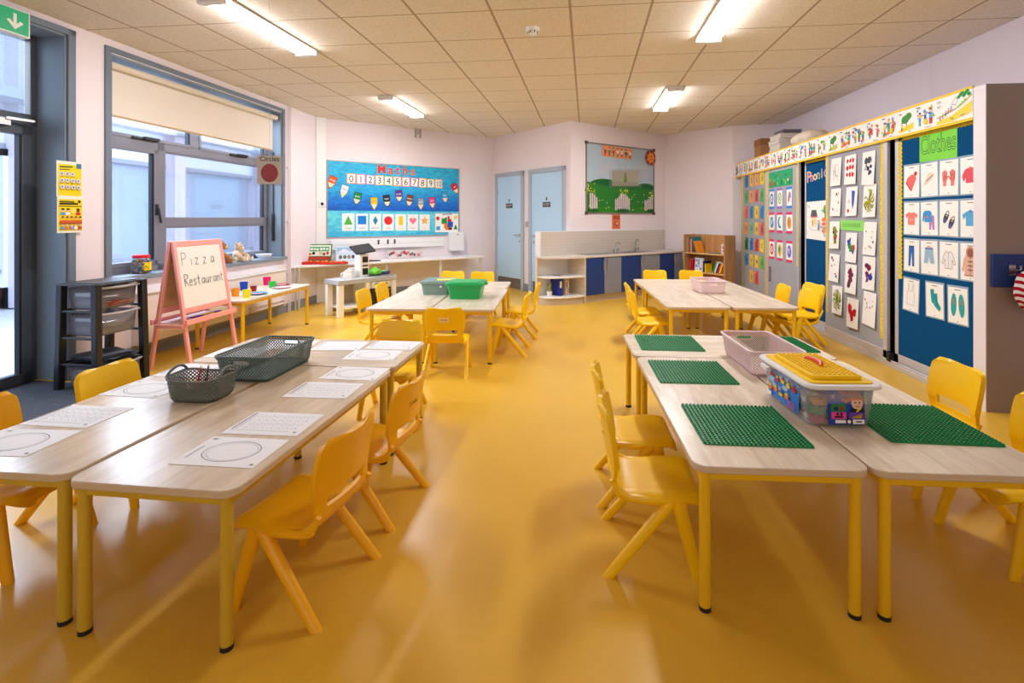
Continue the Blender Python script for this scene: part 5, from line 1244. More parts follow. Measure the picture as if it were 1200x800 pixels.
for x, n_ in ((.63, -.1), (.63, -.24), (.79, -.1), (.79, -.24)): b = MB(); b.lathe([(.055, 0), (.055, .006), (.04, .006), (.04, 0)], 18, (0, 0, 0), 0, Matrix.Translation((x, .5, n_)) @ Matrix.Rotation(-PI / 2, 4, 'X')); b.build('burner', M_black, hb)
b = MB(); b.box(.84, .89, .13, .42, -.06, .012); b.build('towel_panel', C(226, 226, 230), t)
zt = .487
def on_kit(x, n_, z=zt): v = FT @ Vector((x, z, n_)); return T(v.x, v.y, v.z, math.atan2(TKU[1], TKU[0]))
ti = thing('toy_till', 'white toy till tower with black windows and a tilted black screen', 'toy', on_kit(.47, -.2))
b = MB(); b.box(-.07, .07, -.07, .07, 0, .31); b.build('tower', m_tkw, ti, bevel=.006)
for z0, z1 in ((.20, .28), (.145, .165), (.03, .12)): b = MB(); b.box(-.035, .05, -.074, -.07, z0, z1); b.box(.07, .074, -.05, .05, z0, z1); b.build('window', M_black, ti, smooth=0)
b = MB(); b.box(-.15, .15, -.10, .10, -.012, .012, 0, Matrix.Translation((0, -.02, .385)) @ Matrix.Rotation(.5, 4, 'X') @ Matrix.Rotation(-.12, 4, 'Y')); b.build('screen', M_black, ti, bevel=.004)
b = MB(); b.box(-.035, .035, -.03, .03, .30, .38); b.build('neck', m_tkw, ti, bevel=.004)
for i, (x, n_, h, r_) in enumerate(((.20, -.12, .10, .055), (.32, -.22, .13, .05))):
    j = thing('toy_jug', ('larger front', 'smaller rear')[i] + ' white toy jug at the left of the toy till', 'toy jug', on_kit(x, n_), 'white toy jugs'); b = MB(); b.lathe([(0, 0), (r_, 0), (r_ * 1.05, h * .5), (r_ * .8, h * .85), (r_ * .9, h), (r_ * .8, h), (r_ * .7, h * .85), (r_ * .7, .02)], 20); b.build('body', m_tkw, j)
    b = MB(); b.tube([(-r_ * .9, 0, h * .85), (-r_ * 1.7, 0, h * .75), (-r_ * 1.7, 0, h * .35), (-r_ * .95, 0, h * .2)], .009, 8); b.build('handle', m_tkw, j)
b = MB()
for k in range(9): a = 2 * PI * k / 9; b.ell((.05 * math.cos(a), .05 * math.sin(a), .035 + .02 * (k % 2)), (.05, .035, .03), 8, 6)
b.ell((0, 0, .06), (.05, .05, .05), 10, 8); tag(b.build('toy_lettuce', C(110, 196, 70), None, on_kit(.615, -.10, .506)), 'bright green felt lettuce on the toy hob', 'toy food')
b = MB(); b.lathe([(0, 0), (.085, .0), (.095, .035), (.09, .035), (.08, .006), (0, .006)], 22); pn = tag(b.build('toy_pan', C(90, 96, 150), None, on_kit(.80, -.16, .508)), 'blue grey toy pan with green felt food on the toy hob', 'toy pan')
b = MB(); b.ell((0, 0, .02), (.06, .04, .025), 10, 6); b.build('food', C(120, 180, 90), pn)

# ------------------------------------------------------------------ sink units
FKC = FR((.221, 7.762), (1.751, 1.449)); LK = 2.27
n_w = lambda u_: -.44 - .012 * u_                      # distance back to the wall
M_bl = mat('navy_door', (24, 58, 128), .45, .5, vary=.03); M_gr = mat('mid_grey_door', (136, 139, 152), .45, .5, vary=.03); M_birch = wood('birch_laminate', (216, 196, 172), (232, 216, 194), (1, 8, 1), 4)
M_wtop = mat('pale_worktop', (216, 206, 198), .35, .5, vary=.04, vscale=30)
wk = thing('sink_worktop', 'pale worktop with rounded end and steel sink along the tiled back wall', 'worktop', FKC)
qc = [(-.66 * math.sin(PI / 2 * k / 12) ** .9, -.25 + .25 * math.cos(PI / 2 * k / 12)) for k in range(1, 13)]
Mflat = Matrix(((1, 0, 0, 0), (0, 0, 1, 0), (0, -1, 0, 0), (0, 0, 0, 1)))     # plan (x, depth) -> local x, -n
poly = [(0, .015)] + [(x, n_ + .015) for x, n_ in qc] + [(-.66, -.425), (LK, -.44), (LK, .015)]
def plan(b, poly, z0, z1, mi=0):
    n = len(poly); vs = [(x, z0, n_) for x, n_ in poly] + [(x, z1, n_) for x, n_ in poly]
    a = sum(poly[i][0] * poly[(i + 1) % n][1] - poly[(i + 1) % n][0] * poly[i][1] for i in range(n)); rv = a > 0
    fs = [tuple(range(n)), tuple(range(2 * n - 1, n - 1, -1))] + [(k, n + k, n + (k + 1) % n, (k + 1) % n) for k in range(n)]
    b.add(vs, [tuple(reversed(f)) for f in fs] if rv else fs, mi); return b
o = plan(MB(), poly, .69, .72).build('top', M_wtop, wk, bevel=.004)
b = MB(); b.box(.10, 1.72, .7202, .7235, -.40, -.08); sk = b.build('sink', M_steel, wk, bevel=.002)
b = MB(); b.box(1.0, 1.4, .7236, .7242, -.36, -.14); b.build('bowl', mat('sink_shadow', (90, 92, 96), .3, metal=1), sk, smooth=0)  # flat dark patch, paints the shade inside the sink bowl
for i, u_ in enumerate((.98, 1.46)):
    tp_ = thing('sink_tap', ('twin handled chrome mixer tap on the sink', 'slim single chrome tap beyond the mixer on the sink')[i], 'tap', at(FKC, u_, .7236, -.36))
    b = MB(); b.cyl((0, 0, 0), (0, .05, 0), .018); b.tube([(0, .04, 0), (0, .13, 0), (0, .16, .02), (0, .165, .06), (0, .14, .10)] if i == 0 else [(0, .04, 0), (0, .17, 0), (0, .2, .02), (0, .2, .05), (0, .18, .07)], .011, 10); b.build('spout', M_steel, tp_)
    for sx in ((-1, 1) if i == 0 else (1,)):
        b = MB(); b.cyl((0, .03, 0), (sx * .06, .03, 0), .009); b.cyl((sx * .06, .02, 0), (sx * .06, .06, 0), .016); b.build('handle', M_steel, tp_)
ue = [0, .377, .752, 1.217, 1.671, 2.05, LK]
for i in range(3):
    a, c = ue[2 * i], ue[2 * i + 2]
    cb = thing('base_cabinet', ['base cabinet nearest the open end shelves with one navy and one grey door', 'middle base cabinet under the taps with one navy and one grey door', 'base cabinet beside the bookcase with one navy and one grey door'][i], 'cabinet', FKC, 'base cabinets under the sink worktop')
    b = MB(); b.box(a, c, .10, .689, -.42, -.022); b.build('carcass', M_birch, cb, smooth=0)
    b = MB(); b.box(a, c, 0, .10, -.40, -.05); b.build('plinth', mat('plinth_beige', (196, 180, 164), .5), cb, smooth=0)
    for k in range(2):
        x0, x1 = ue[2 * i + k], ue[2 * i + k + 1]
        b = MB(); b.box(x0 + .003, x1 - .003, .112, .684, -.02, -.0); d = b.build('door', (M_bl, M_gr)[k], cb, bevel=.002)
        hx = x1 - .035 if k == 0 else x0 + .05
        b = MB(); b.tube([(hx, .50, 0), (hx, .50, .028), (hx, .645, .028), (hx, .645, 0)], .007, 8); b.build('handle', M_steel, d)
es = thing('end_shelf_unit', 'open rounded end shelves with a binder beside the navy door', 'shelf unit', FKC)
b = MB(); b.box(-.02, 0, .0, .689, -.42, -.005); b.build('side_panel', M_birch, es, smooth=0)
b = MB(); b.box(-.655, -.64, .0, .689, -.42, -.37); b.build('side_panel', M_birch, es, smooth=0)
b = MB(); b.box(-.64, -.02, .10, .689, -.42, -.41); b.build('back_panel', M_white, es, smooth=0)
sh = [(-.02, -.01)] + [(x * .97 - .01, n_) for x, n_ in qc] + [(-.65, -.41), (-.02, -.41)]
for z_ in (.10, .40): plan(MB(), sh, z_, z_ + .022).build('shelf', M_white, es, bevel=.003)
plan(MB(), [(x * .97 - .01, n_ - .03) for x, n_ in sh], 0, .099).build('plinth', mat('plinth_beige'), es, smooth=40)
bd = thing('ring_binder', 'blue ring binder on the lowest open end shelf', 'binder', at(FKC, -.36, .122, -.17))
b = MB(); b.box(-.032, .032, 0, .30, -.22, 0); b.build('cover', C(40, 52, 150), bd, bevel=.004); ar = Art(R4(.04, .1), WHITE, .001); ar.line([(-.012, .0), (.012, .0)], .004, GREYINK); ar.build('label', bd, Matrix.Translation((0, .17, 0)))
bd = thing('ring_binder', 'patterned red and cream binder beside the blue one on the end shelf', 'binder', at(FKC, -.235, .122, -.16))
b = MB(); b.box(-.03, .03, 0, .29, -.22, 0); b.build('cover', C(226, 206, 190), bd, bevel=.004); ar = Art(R4(.055, .27), C(230, 214, 200), .001)
for k in range(14): ar.poly(blob(random.uniform(-.02, .02), -.12 + k * .018, .012, 6), random.choice([C(180, 50, 60), C(120, 90, 70), C(200, 130, 90)]))
ar.build('label', bd, Matrix.Translation((0, .145, 0)))
pl = thing('small_plant', 'small yellow green leafy plant on the lowest end shelf', 'plant', at(FKC, -.50, .122, -.27))
b = MB(); b.lathe([(0, 0), (.035, 0), (.045, .07), (.038, .07), (0, .06)], 16, (0, 0, 0), 0, Matrix.Rotation(-PI / 2, 4, 'X')); b.build('pot', C(240, 236, 226), pl)
b = MB()
for k in range(14):
    a = random.uniform(0, 2 * PI); h = random.uniform(.1, .24); d = random.uniform(.02, .06); p0 = Vector((0, .06, 0)); p1 = Vector((d * math.cos(a), h, d * math.sin(a))); sd = Vector((-math.sin(a), 0, math.cos(a))) * .014
    mdp = (p0 + p1) / 2; b.add([p0, mdp + sd, p1, mdp - sd], [(0, 1, 2, 3)])
b.build('leaves', C(190, 200, 80), pl)
# low wall with tiled splashback behind the sink
M_tile = grid_tiles('beige_mosaic', (208, 196, 184), (222, 214, 206), .05, .05)
b = MB(); b.box(-.62, -.012, 0, 1.09, -.12, .004); struct(b.build('wall_low', M_white, None, FK, bevel=.003))
b = MB(); b.box(-.60, 2.33, .715, 1.085, .005, .014); struct(b.build('trim_3', M_tile, None, FK, smooth=0))
b = MB(); b.box(-.62, 2.33, 1.085, 1.096, -.0, .018); struct(b.build('trim_5', M_plastic_w, None, FK, smooth=0))
b = MB(); b.box(-.632, -.62, 0, .11, -.12, .01); b.box(-.62, -.56, 0, .11, .004, .012); struct(b.build('baseboard_low', M_skirt, None, FK, smooth=0))

# garden picture board over the sink
t = thing('garden_display_board', 'framed display board with green hills and white fences above the sink', 'display board', at(FK, 1.175, 1.965))
ar = Art(R4(1.66, 1.14), mat('sky_paper', (176, 196, 212), .6, .3, vary=.12, vscale=3), .01)
for x, y, r1, r2 in ((-.35, .16, .22, .12), (.2, .12, .25, .12), (.6, .2, .2, .14)): ar.ell(x, y, r1, r2, C(186, 196, 210), 20)
HX = .83
hill = lambda cx, cy, rx, ry: [(max(-HX, min(HX, cx + rx * math.cos(PI * k / 20))), cy + ry * math.sin(PI * k / 20)) for k in range(21)]
for cx, rx, ry in ((-.42, .40, .16), (.1, .34, .13), (.62, .30, .12)): ar.poly(hill(cx, -.16, rx, ry), C(20, 100, 50))
ar.poly([(-HX, -.57), (HX, -.57), (HX, -.17), (.5, -.13), (.1, -.16), (-.3, -.13), (-HX, -.06)], C(40, 124, 44))
ar.poly([(-HX, -.57), (HX, -.57), (HX, -.45), (0, -.5), (-HX, -.45)], C(50, 136, 40))
def bush(cx, cy, r):
    for k in range(8): ar.ell(cx + random.uniform(-r, r), cy + random.uniform(-r * .6, r * .6), r * .5, r * .45, random.choice([C(60, 130, 40), C(90, 150, 40)]), 9)
    for k in range(10): ar.ell(cx + random.uniform(-r, r) * 1.1, cy + random.uniform(-r, r) * .8, .012, .012, random.choice([C(246, 220, 60), C(250, 240, 150)]), 6)
bush(-.74, -.17, .1); bush(.05, -.23, .09); bush(.75, -.25, .07)
for cx, ks in ((-.78, range(0, 4)), (0, range(-4, 4)), (.8, range(-5, 1))):
    for k in ks:
        h = (.27, .27, .24, .2, .18)[min(4, abs(k))]
        x = cx + k * .047
        if x > HX - .04 or x < -HX: continue
        ar.poly([(x, -.53), (x + .036, -.53), (x + .036, -.53 + h), (x + .018, -.51 + h), (x, -.53 + h)], C(216, 204, 206))
for cx in (-.75, .0, .76):
    for k in range(5): ar.ell(max(-.79, min(.79, cx - .1 + k * .055)), -.53, .035, .03, C(26, 96, 40), 9)
for k in range(36): ar.ell(random.uniform(-.8, .8), random.uniform(-.55, -.2), .010, .010, random.choice([C(246, 226, 90), WHITE]), 6)
ar.build('print', t)
b = MB()
for q in ((-.85, -.83, -.59, .59), (.83, .85, -.59, .59), (-.85, .85, -.59, -.57), (-.85, .85, .57, .59)): b.box(*q, 0, .022)
b.build('frame', mat('thin_alu_frame', (150, 140, 134), .4, metal=.5), t, bevel=.002)
for sx in (-1, 1):
    for sy in (-1, 1): b = MB(); b.box(sx * .84 - .025, sx * .84 + .025, sy * .58 - .025, sy * .58 + .025, 0, .026); b.build('corner_cap', C(80, 76, 76), t, bevel=.004)
ar = Art(R4(.74, .19), C(236, 160, 120), .0015)
for k in range(7): little_person(ar, -.3 + k * .1, -.08, .15, random.choice([BLACK, RED, GREEN, WHITE, BROWN]), random.choice([BROWN, GREEN, RED]))
pin(ar, 'orange_banner_sign', 'orange banner strip with small figures along the top of the garden board', 'banner', None, FK, 1.06, 2.432, .013, -.02)
ar = Art(star(0, 0, .155, 14, .72), C(150, 60, 70), .0015)
for k in range(14): a = 2 * PI * k / 14; ar.line([(.085 * math.cos(a), .085 * math.sin(a)), (.14 * math.cos(a), .14 * math.sin(a))], .02, [C(240, 130, 40), C(120, 60, 110)][k % 2])
ar.ell(0, 0, .09, .09, C(246, 150, 40)); ar.ell(-.03, .02, .012, .012, BLACK); ar.ell(.03, .02, .012, .012, BLACK); ar.ring(0, -.005, .045, .04, .012, C(170, 40, 40), 12, PI * 1.1, PI * 1.9)
pin(ar, 'paper_sun_sign', 'orange paper sun with a smiling face at the top corner of the garden board', 'paper sun', None, FK, 1.905, 2.40, .0275)
ar = Art(R4(.20, .25), C(222, 120, 80), .0015); ar.rect(-.08, .04, .08, .10, C(190, 80, 60)); ar.ell(0, -.04, .06, .05, C(200, 96, 66)); ar.ell(.02, -.03, .02, .02, C(240, 190, 150))
pin(ar, 'orange_paper_sign', 'small orange paper sheet on the wall just under the garden board', 'paper', None, FK, 1.04, 1.238, .001)

# ------------------------------------------------------------------ bookcase
BK0 = (1.93, 8.95); BKU = (.6, -.8); FBK = FR(BK0, BKU); BW, BD, BHt = .835, .27, 1.02
M_oak = wood('oak_bookcase', (178, 128, 78), (204, 154, 100), (10, 1, 10), 2.2); M_oakl = mat('oak_edge', (222, 178, 112), .5, vary=.05)
t = thing('bookcase', 'low oak bookcase with two shelves of books by the far cupboard door', 'bookcase', FBK)
for x0, x1 in ((0, .024), (BW - .024, BW)): b = MB(); b.box(x0, x1, 0, BHt, -BD, 0); b.build('side_panel', M_oak, t, bevel=.003)
b = MB(); b.box(.024, BW - .024, 0, BHt, -BD, -BD + .012); b.build('back_panel', M_oak, t, smooth=0)
for z_ in (.05, .40, .715): b = MB(); b.box(.024, BW - .024, z_ - .022, z_, -BD + .012, -.002); b.build('shelf', M_oakl, t, bevel=.002)
m_pages = C(236, 228, 212)
def book(u_, z_, w, h, d, c, label, lean=0, face=None, n_=-.03):
    bk = thing('book', label, 'book', at(FBK, u_, z_ + (w * .5 * abs(math.sin(lean)) if lean else 0), n_, lean), 'books in the oak bookcase')
    b = MB(); b.box(-w / 2, w / 2, 0, h, -d, 0); b.build('cover', c, bk, bevel=.0015)
    b = MB(); b.box(-w / 2 + .003, w / 2 - .003, h - .004, h + .0006, -d + .004, -.004); b.build('pages', m_pages, bk, smooth=0)
    return bk
u_ = .04
for i, (w, h, c, nm) in enumerate(((.022, .25, C(150, 160, 140), 'sage green'), (.02, .24, C(200, 110, 70), 'rust'), (.026, .26, C(110, 90, 80), 'brown'), (.018, .23, C(226, 190, 150), 'cream'), (.022, .255, C(170, 60, 50), 'dark red'))):
    book(u_ + w / 2, .716, w, h, .2, c, 'upright %s book at the left of the top bookcase shelf' % nm); u_ += w + .006
book(.225, .716, .02, .265, .2, C(40, 120, 130), 'teal book leaning on the upright row of the top shelf', .22)
book(.262, .716, .016, .2, .18, C(240, 150, 40), 'orange book leaning after the teal one on the top shelf', .30)
for i, (w, h, c, nm) in enumerate(((.03, .2, C(206, 40, 44), 'thick red'), (.022, .205, C(190, 30, 40), 'thin red'))): book(.13 + i * .036, .401, w, h, .18, c, 'upright %s book on the middle bookcase shelf' % nm)
bk = thing('book', 'white and blue picture book facing out on the middle bookcase shelf', 'book', at(FBK, .285, .402, -.06) @ Matrix.Rotation(-.1, 4, 'X'), 'books in the oak bookcase')
ar = Art([(-.085, 0), (.085, 0), (.085, .225), (-.085, .225)], C(206, 216, 232), .02)
for k in range(4):
    for q in range(3): ar.rect(-.065 + q * .045, .03 + k * .045, -.035 + q * .045, .06 + k * .045, random.choice([C(90, 120, 180), C(150, 170, 210), C(120, 110, 150), WHITE]))
ar.build('cover', bk)
book(.40, .401, .028, .19, .17, C(20, 30, 80), 'dark navy book beside the white picture book'); book(.43, .401, .018, .14, .17, YEL, 'small yellow book beside the navy one on the middle shelf')
for i, (c, nm) in enumerate(((C(40, 170, 90), 'green'), (C(240, 240, 240), 'white'), (C(30, 40, 130), 'dark blue'), (C(226, 60, 40), 'red'), (C(250, 206, 50), 'yellow'))):
    book(.585 + i * .031, .404, .024, .19 - .008 * i, .18, c, '%s book leaning at the right of the middle bookcase shelf' % nm, -.38)
ar = Art(R4(.12, .16), C(236, 220, 226), .006); ar.ell(0, .02, .035, .035, C(200, 90, 140)); ar.ell(.0, -.04, .03, .03, C(120, 100, 180))
o = ar.build('picture_card', None, at(FBK, .755, .80, -.10)); tag(o, 'pale pink picture card at the right end of the top bookcase shelf', 'card')
b = MB(); b.box(-.09, .09, 0, .012, -.11, 0); tag(b.build('flat_book', C(120, 130, 120), None, at(FBK, .55, .716, -.05)), 'flat grey green book lying on the top bookcase shelf', 'book')

# ------------------------------------------------------------------ left wall: posters, pipes, radiator casing
P_Y = C(246, 214, 20)
ar = Art(R4(.205, .285), C(232, 236, 226), .0015); ar.rect(-.092, -.132, .092, .118, P_Y); ar.line([(-.08, .095), (.02, .10)], .012, C(70, 90, 40)); ar.line([(-.08, .075), (.0, .078)], .009, C(110, 120, 50)); ar.rect(.05, .09, .092, .13, C(70, 120, 160))
for r_ in range(3):
    for c in range(4 if r_ else 3): ar.ell(-.064 + c * .042, .042 - r_ * .052, .017, .017, C(220, 220, 226)); ar.ell(-.064 + c * .042, .042 - r_ * .052, .008, .009, C(120, 130, 170)); ar.line([(-.078 + c * .042, .02 - r_ * .052), (-.05 + c * .042, .02 - r_ * .052)], .004, C(120, 110, 30))
pin(ar, 'yellow_poster_picture', 'upper yellow safety poster with rows of round icons by the door frame', 'poster', 'yellow safety posters', FL, .178, 1.61, .024)
ar = Art(R4(.205, .285), C(238, 236, 220), .0015); ar.rect(-.094, -.125, .094, .125, P_Y); ar.line([(-.085, .105), (.03, .105)], .013, C(90, 80, 20)); ar.line([(-.085, .088), (.06, .09)], .015, C(40, 36, 20)); ar.rect(.06, .098, .08, .118, BLACK); ar.line([(-.09, .07), (.09, .07)], .006, BLACK)
for k, (x, c) in enumerate(((-.06, SKYB), (-.02, WHITE), (.06, RED))): ar.ell(x, .035, .013, .013, SKIN if k < 2 else BROWN); ar.ell(x, .046, .013, .007, BLACK); ar.rect(x - .018, .0, x + .018, .02, c)
ar.ell(.02, .03, .022, .022, C(250, 226, 90))
for k in range(5): ar.ell(-.062 + k * .034, -.022, .009, .009, SKIN); ar.poly([(-.074 + k * .034, -.022), (-.05 + k * .034, -.022), (-.056 + k * .034, -.01), (-.068 + k * .034, -.01)], C(90, 40, 30))
ar.rect(-.086, -.066, .088, -.042, C(216, 90, 40)); ar.rect(-.086, -.07, .088, -.066, BLACK)
for k, c in enumerate((SKYB, ORA, C(150, 130, 200), WHITE, C(200, 60, 50))): ar.ell(-.066 + k * .034, -.082, .009, .010, SKIN); ar.rect(-.078 + k * .034, -.115, -.054 + k * .034, -.092, c)
pin(ar, 'yellow_poster_picture', 'lower yellow safety poster with small people and a red band by the door frame', 'poster', 'yellow safety posters', FL, .182, 1.325, .024)
b = MB(); b.cyl((3.16, 0, .03), (3.16, CEIL, .03), .009); b.cyl((3.20, 0, .03), (3.20, CEIL, .03), .009)
for z_ in (.55, 1.25, 2.0): b.box(3.145, 3.215, z_ - .01, z_ + .01, 0, .03)
struct(b.build('trim_6', mat('painted_pipe', (228, 214, 220), .5), None, FL))
rd = thing('radiator_casing', 'long white boxed radiator casing along the wall under the window', 'radiator', FL)
b = MB(); b.box(.75, 2.95, .13, .60, .0, .11); b.build('casing', mat('casing_white', (236, 226, 222), .5), rd, bevel=.006)
b = MB(); b.box(.74, 2.96, .60, .615, .0, .125); b.build('top_shelf', M_white, rd, bevel=.004)
b = MB(); b.cyl((2.2, .22, .135), (2.93, .22, .135), .011); b.cyl((2.2, .17, .135), (2.93, .17, .135), .011); b.cyl((2.9, .14, .135), (2.9, .26, .135), .012); b.build('pipe', mat('painted_pipe'), rd)
b = MB(); b.box(.8, 2.9, .131, .15, .11, .112); b.build('grille', C(150, 140, 130), rd, smooth=0)

# window sill things
SZ = WB + .0125
def sill(u_, n_): v = FL @ Vector((u_, SZ, n_)); return T(v.x, v.y, v.z, PI / 2 - .03)
j = thing('craft_jar', 'clear jar of coloured craft pieces with a red lid on the window sill', 'jar', sill(.93, -.07))
b = MB(); b.lathe([(0, .002), (.06, .002), (.075, .02), (.078, .10), (.068, .135), (.06, .145)], 28); b.build('glass', m_clear, j)
b = MB()
for k in range(420):
    a = random.uniform(0, 2 * PI); rr = .068 * math.sqrt(random.random()); z_ = random.uniform(.008, .125); q = Matrix.Translation((rr * math.cos(a), rr * math.sin(a), z_)) @ Matrix.Rotation(random.uniform(0, 3), 4, (random.random(), random.random(), .3)); b.box(-.014, .014, -.006, .006, -.006, .006, k % 6, q)
o = b.build('craft_pieces', [C(20, 130, 60), C(30, 90, 170), C(220, 60, 40), C(246, 200, 40), C(10, 90, 60), C(30, 40, 60)], j, smooth=0); o['kind'] = 'stuff'
b = MB(); b.lathe([(0, .175), (.066, .175), (.07, .168), (.07, .145), (0, .145)][::-1], 28); b.build('lid', C(214, 24, 40), j, bevel=.003)
b = MB(); n = 10
vs = []
for k in range(n + 1):
    a = -2.1 + 1.1 * k / n
    for z_ in (.03, .105): vs.append((.0795 * math.cos(a), .0795 * math.sin(a), z_))
b.add(vs, [(2 * k, 2 * k + 2, 2 * k + 3, 2 * k + 1) for k in range(n)]); b.build('label', C(246, 214, 30), j)
b = MB()
for k in range(4): b.cyl((.02 * k, .012 * (k % 2), .0), (.02 * k, .012 * (k % 2), .022), .012, n=10)
tag(b.build('small_pots', C(220, 224, 230), None, sill(1.18, -.05)), 'little cluster of pale pots on the window sill beside the craft jar', 'pots')
def teddy(M, name, label, c1, c2):
    t = thing(name, label, 'soft toy', M); f = mat('plush_%d' % c1[0], c1, .95, .1, vary=.12, vscale=60, bump=.5, sheen=.3); g = mat('plush_%d' % c2[0], c2, .95, .1, vary=.1, vscale=60, bump=.5, sheen=.3)
    b = MB(); b.ell((0, 0, .085), (.075, .062, .088)); b.ell((.0, -.02, .2), (.062, .058, .06))
    for s in (-1, 1): b.tube([(s * .05, -.02, .13), (s * .10, -.05, .10), (s * .105, -.085, .07)], [.028, .026, .028], 10); b.tube([(s * .04, -.02, .04), (s * .07, -.09, .035), (s * .075, -.14, .035)], [.035, .034, .036], 10); b.ell((s * .105, -.09, .068), (.028, .028, .028), 10, 8)
    o = b.build('body', f, t, smooth=60); md = o.modifiers.new('r', 'REMESH'); md.mode = 'VOXEL'; md.voxel_size = .007; md.use_smooth_shade = True
    md = o.modifiers.new('s', 'SMOOTH'); md.iterations = 6
    for s in (-1, 1):
        b = MB(); b.ell((s * .052, -.01, .25), (.024, .014, .024), 12, 8); b.build('ear', f, t); b = MB(); b.ell((s * .075, -.172, .036), (.028, .012, .03), 12, 8); b.build('paw_pad', g, t); b = MB(); b.ell((s * .024, -.072, .213), (.007, .006, .007), 8, 6); b.build('eye', BLACK, t)
    b = MB(); b.ell((0, -.075, .185), (.03, .026, .024), 12, 8); m_ = b.build('muzzle', g, t); b = MB(); b.ell((0, -.10, .193), (.010, .007, .008), 8, 6); b.build('nose', BLACK, m_)
    return t
teddy(sill(1.98, -.10) @ Matrix.Rotation(.7, 4, 'Z'), 'teddy_bear', 'brown and tan teddy bear on the window sill behind the easel corner', (170, 112, 62), (226, 196, 150))
teddy(sill(2.26, -.07) @ Matrix.Rotation(.2, 4, 'Z') @ Matrix.Scale(.85, 4), 'teddy_bear', 'pale beige plush bear slumped on the window sill beside the brown one', (214, 186, 160), (240, 226, 208))
b = MB(); b.lathe([(0, .0), (.07, .0), (.095, .035), (.10, .052), (.094, .052), (.088, .038), (.066, .008), (0, .008)], 26); tag(b.build('white_bowl', C(232, 234, 240), None, sill(2.78, -.08)), 'white shallow bowl at the far end of the window sill', 'bowl')

# ------------------------------------------------------------------ drawer tower
DT_ = T(-3.672, 3.68, 0, -.10); t = thing('drawer_tower', 'black plastic drawer tower with clear drawers and one drawer missing beside the window', 'drawer unit', DT_)
w2, d2 = .175, .19
m_tint = glass('smoky_clear', (206, 204, 214), .12, .25)
lean = .018
for sx in (-1, 1):
    for sy in (-1, 1):
        b = MB(); x, y = sx * w2, sy * d2; b.add([(x + dx * .026 - (sx * lean if k else 0), y + dy * .024 - (sy * lean * .4 if k else 0), k * .80) for k in (0, 1) for dx, dy in ((-1, -1), (1, -1), (1, 1), (-1, 1))], [(3, 2, 1, 0), (4, 5, 6, 7), (0, 1, 5, 4), (1, 2, 6, 5), (2, 3, 7, 6), (3, 0, 4, 7)]); b.build('post', M_black, t, bevel=.006)
b = MB(); b.prism(rrect(w2 * 2 + .03, d2 * 2 + .05, .03), .79, .805); b.prism(rrect(w2 * 2 - .03, d2 * 2 - .01, .03), .805, .812); b.build('top', M_black, t, bevel=.005)
for z_ in (.0, .20, .40, .60):
    b = MB(); z0 = z_ + .188
    for sy in (-1, 1): b.box(-w2, w2, sy * d2 - .012, sy * d2 + .012, z0, z0 + .018)
    b.box(-w2 - .012, -w2 + .012, -d2, d2, z0, z0 + .018)
    if z_ in (.0,): b.box(-w2, w2, -d2, d2, z0, z0 + .006)
    if z_ < .6: b.build('runner', M_black, t, bevel=.004)
for z_, nm in ((.01, 0), (.405, 1), (.605, 2)):
    h = .165; fw = w2 + (.055 if nm == 0 else .02)
    dw = MB(); tp = dense_rrect(w2 * 2 - .07 + (.03 if nm == 0 else 0), d2 * 2 - .05, .03, .05)
    off = .02 if nm == 0 else 0
    d_ = loft([[(x * f + off, y * f, z_ + z) for x, y in tp] for f, z in ((.90, 0), (.93, .02), (1, h))]).build('drawer', m_tint, t, solid=.003)
    b = MB(); b.prism([(x * .9 + off, y * .9) for x, y in tp], z_, z_ + .004); b.build('drawer_base', m_tint, d_)
    b = MB(); pts = [(w2 - .02 + off + .035 * math.sin(PI * k / 10), -d2 + .03 + (2 * d2 - .06) * k / 10) for k in range(11)]
    b.tube([(x, y, z_ + h) for x, y in pts], .009, 8); b.build('handle', glass('clear_handle', (226, 224, 232), .3, .5), d_)
def heap(name, label, M, cols, n, sx, sy, h, sz):
    b = MB()
    for k in range(n):
        q = Matrix.Translation((random.uniform(-sx, sx), random.uniform(-sy, sy), random.uniform(.006, h))) @ Matrix.Rotation(random.uniform(-.4, .4), 4, 'Z') @ Matrix.Rotation(random.uniform(-.12, .12), 4, 'Y'); b.box(-sz[0], sz[0], -sz[1], sz[1], -sz[2], sz[2], k % len(cols), q)
    o = b.build(name, cols, None, M, smooth=0); o['kind'] = 'stuff'; return tag(o, label, 'drawer contents')
heap('paper_heap', 'heap of red and orange card in the top clear drawer', DT_ @ T(0, 0, .615), [C(190, 70, 50), C(226, 130, 70), C(150, 60, 50), C(216, 190, 160)], 26, .02, .02, .055, (.12, .11, .002))
heap('lolly_stick_heap', 'heap of pale wooden sticks in the second clear drawer', DT_ @ T(0, 0, .415), [C(226, 200, 140), C(206, 176, 116), C(190, 170, 130)], 60, .06, .10, .07, (.06, .006, .003))
heap('plastic_sheet_heap', 'heap of dark plastic sheets on the open shelf above the lowest drawer', DT_ @ T(.01, 0, .205), [C(50, 54, 66), C(90, 96, 112), C(30, 32, 40)], 18, .02, .02, .03, (.14, .13, .002))
heap('white_paper_heap', 'heap of white paper in the lowest clear drawer', DT_ @ T(.0, 0, .02), [C(210, 210, 216), C(186, 186, 196)], 22, .03, .02, .10, (.11, .12, .002))

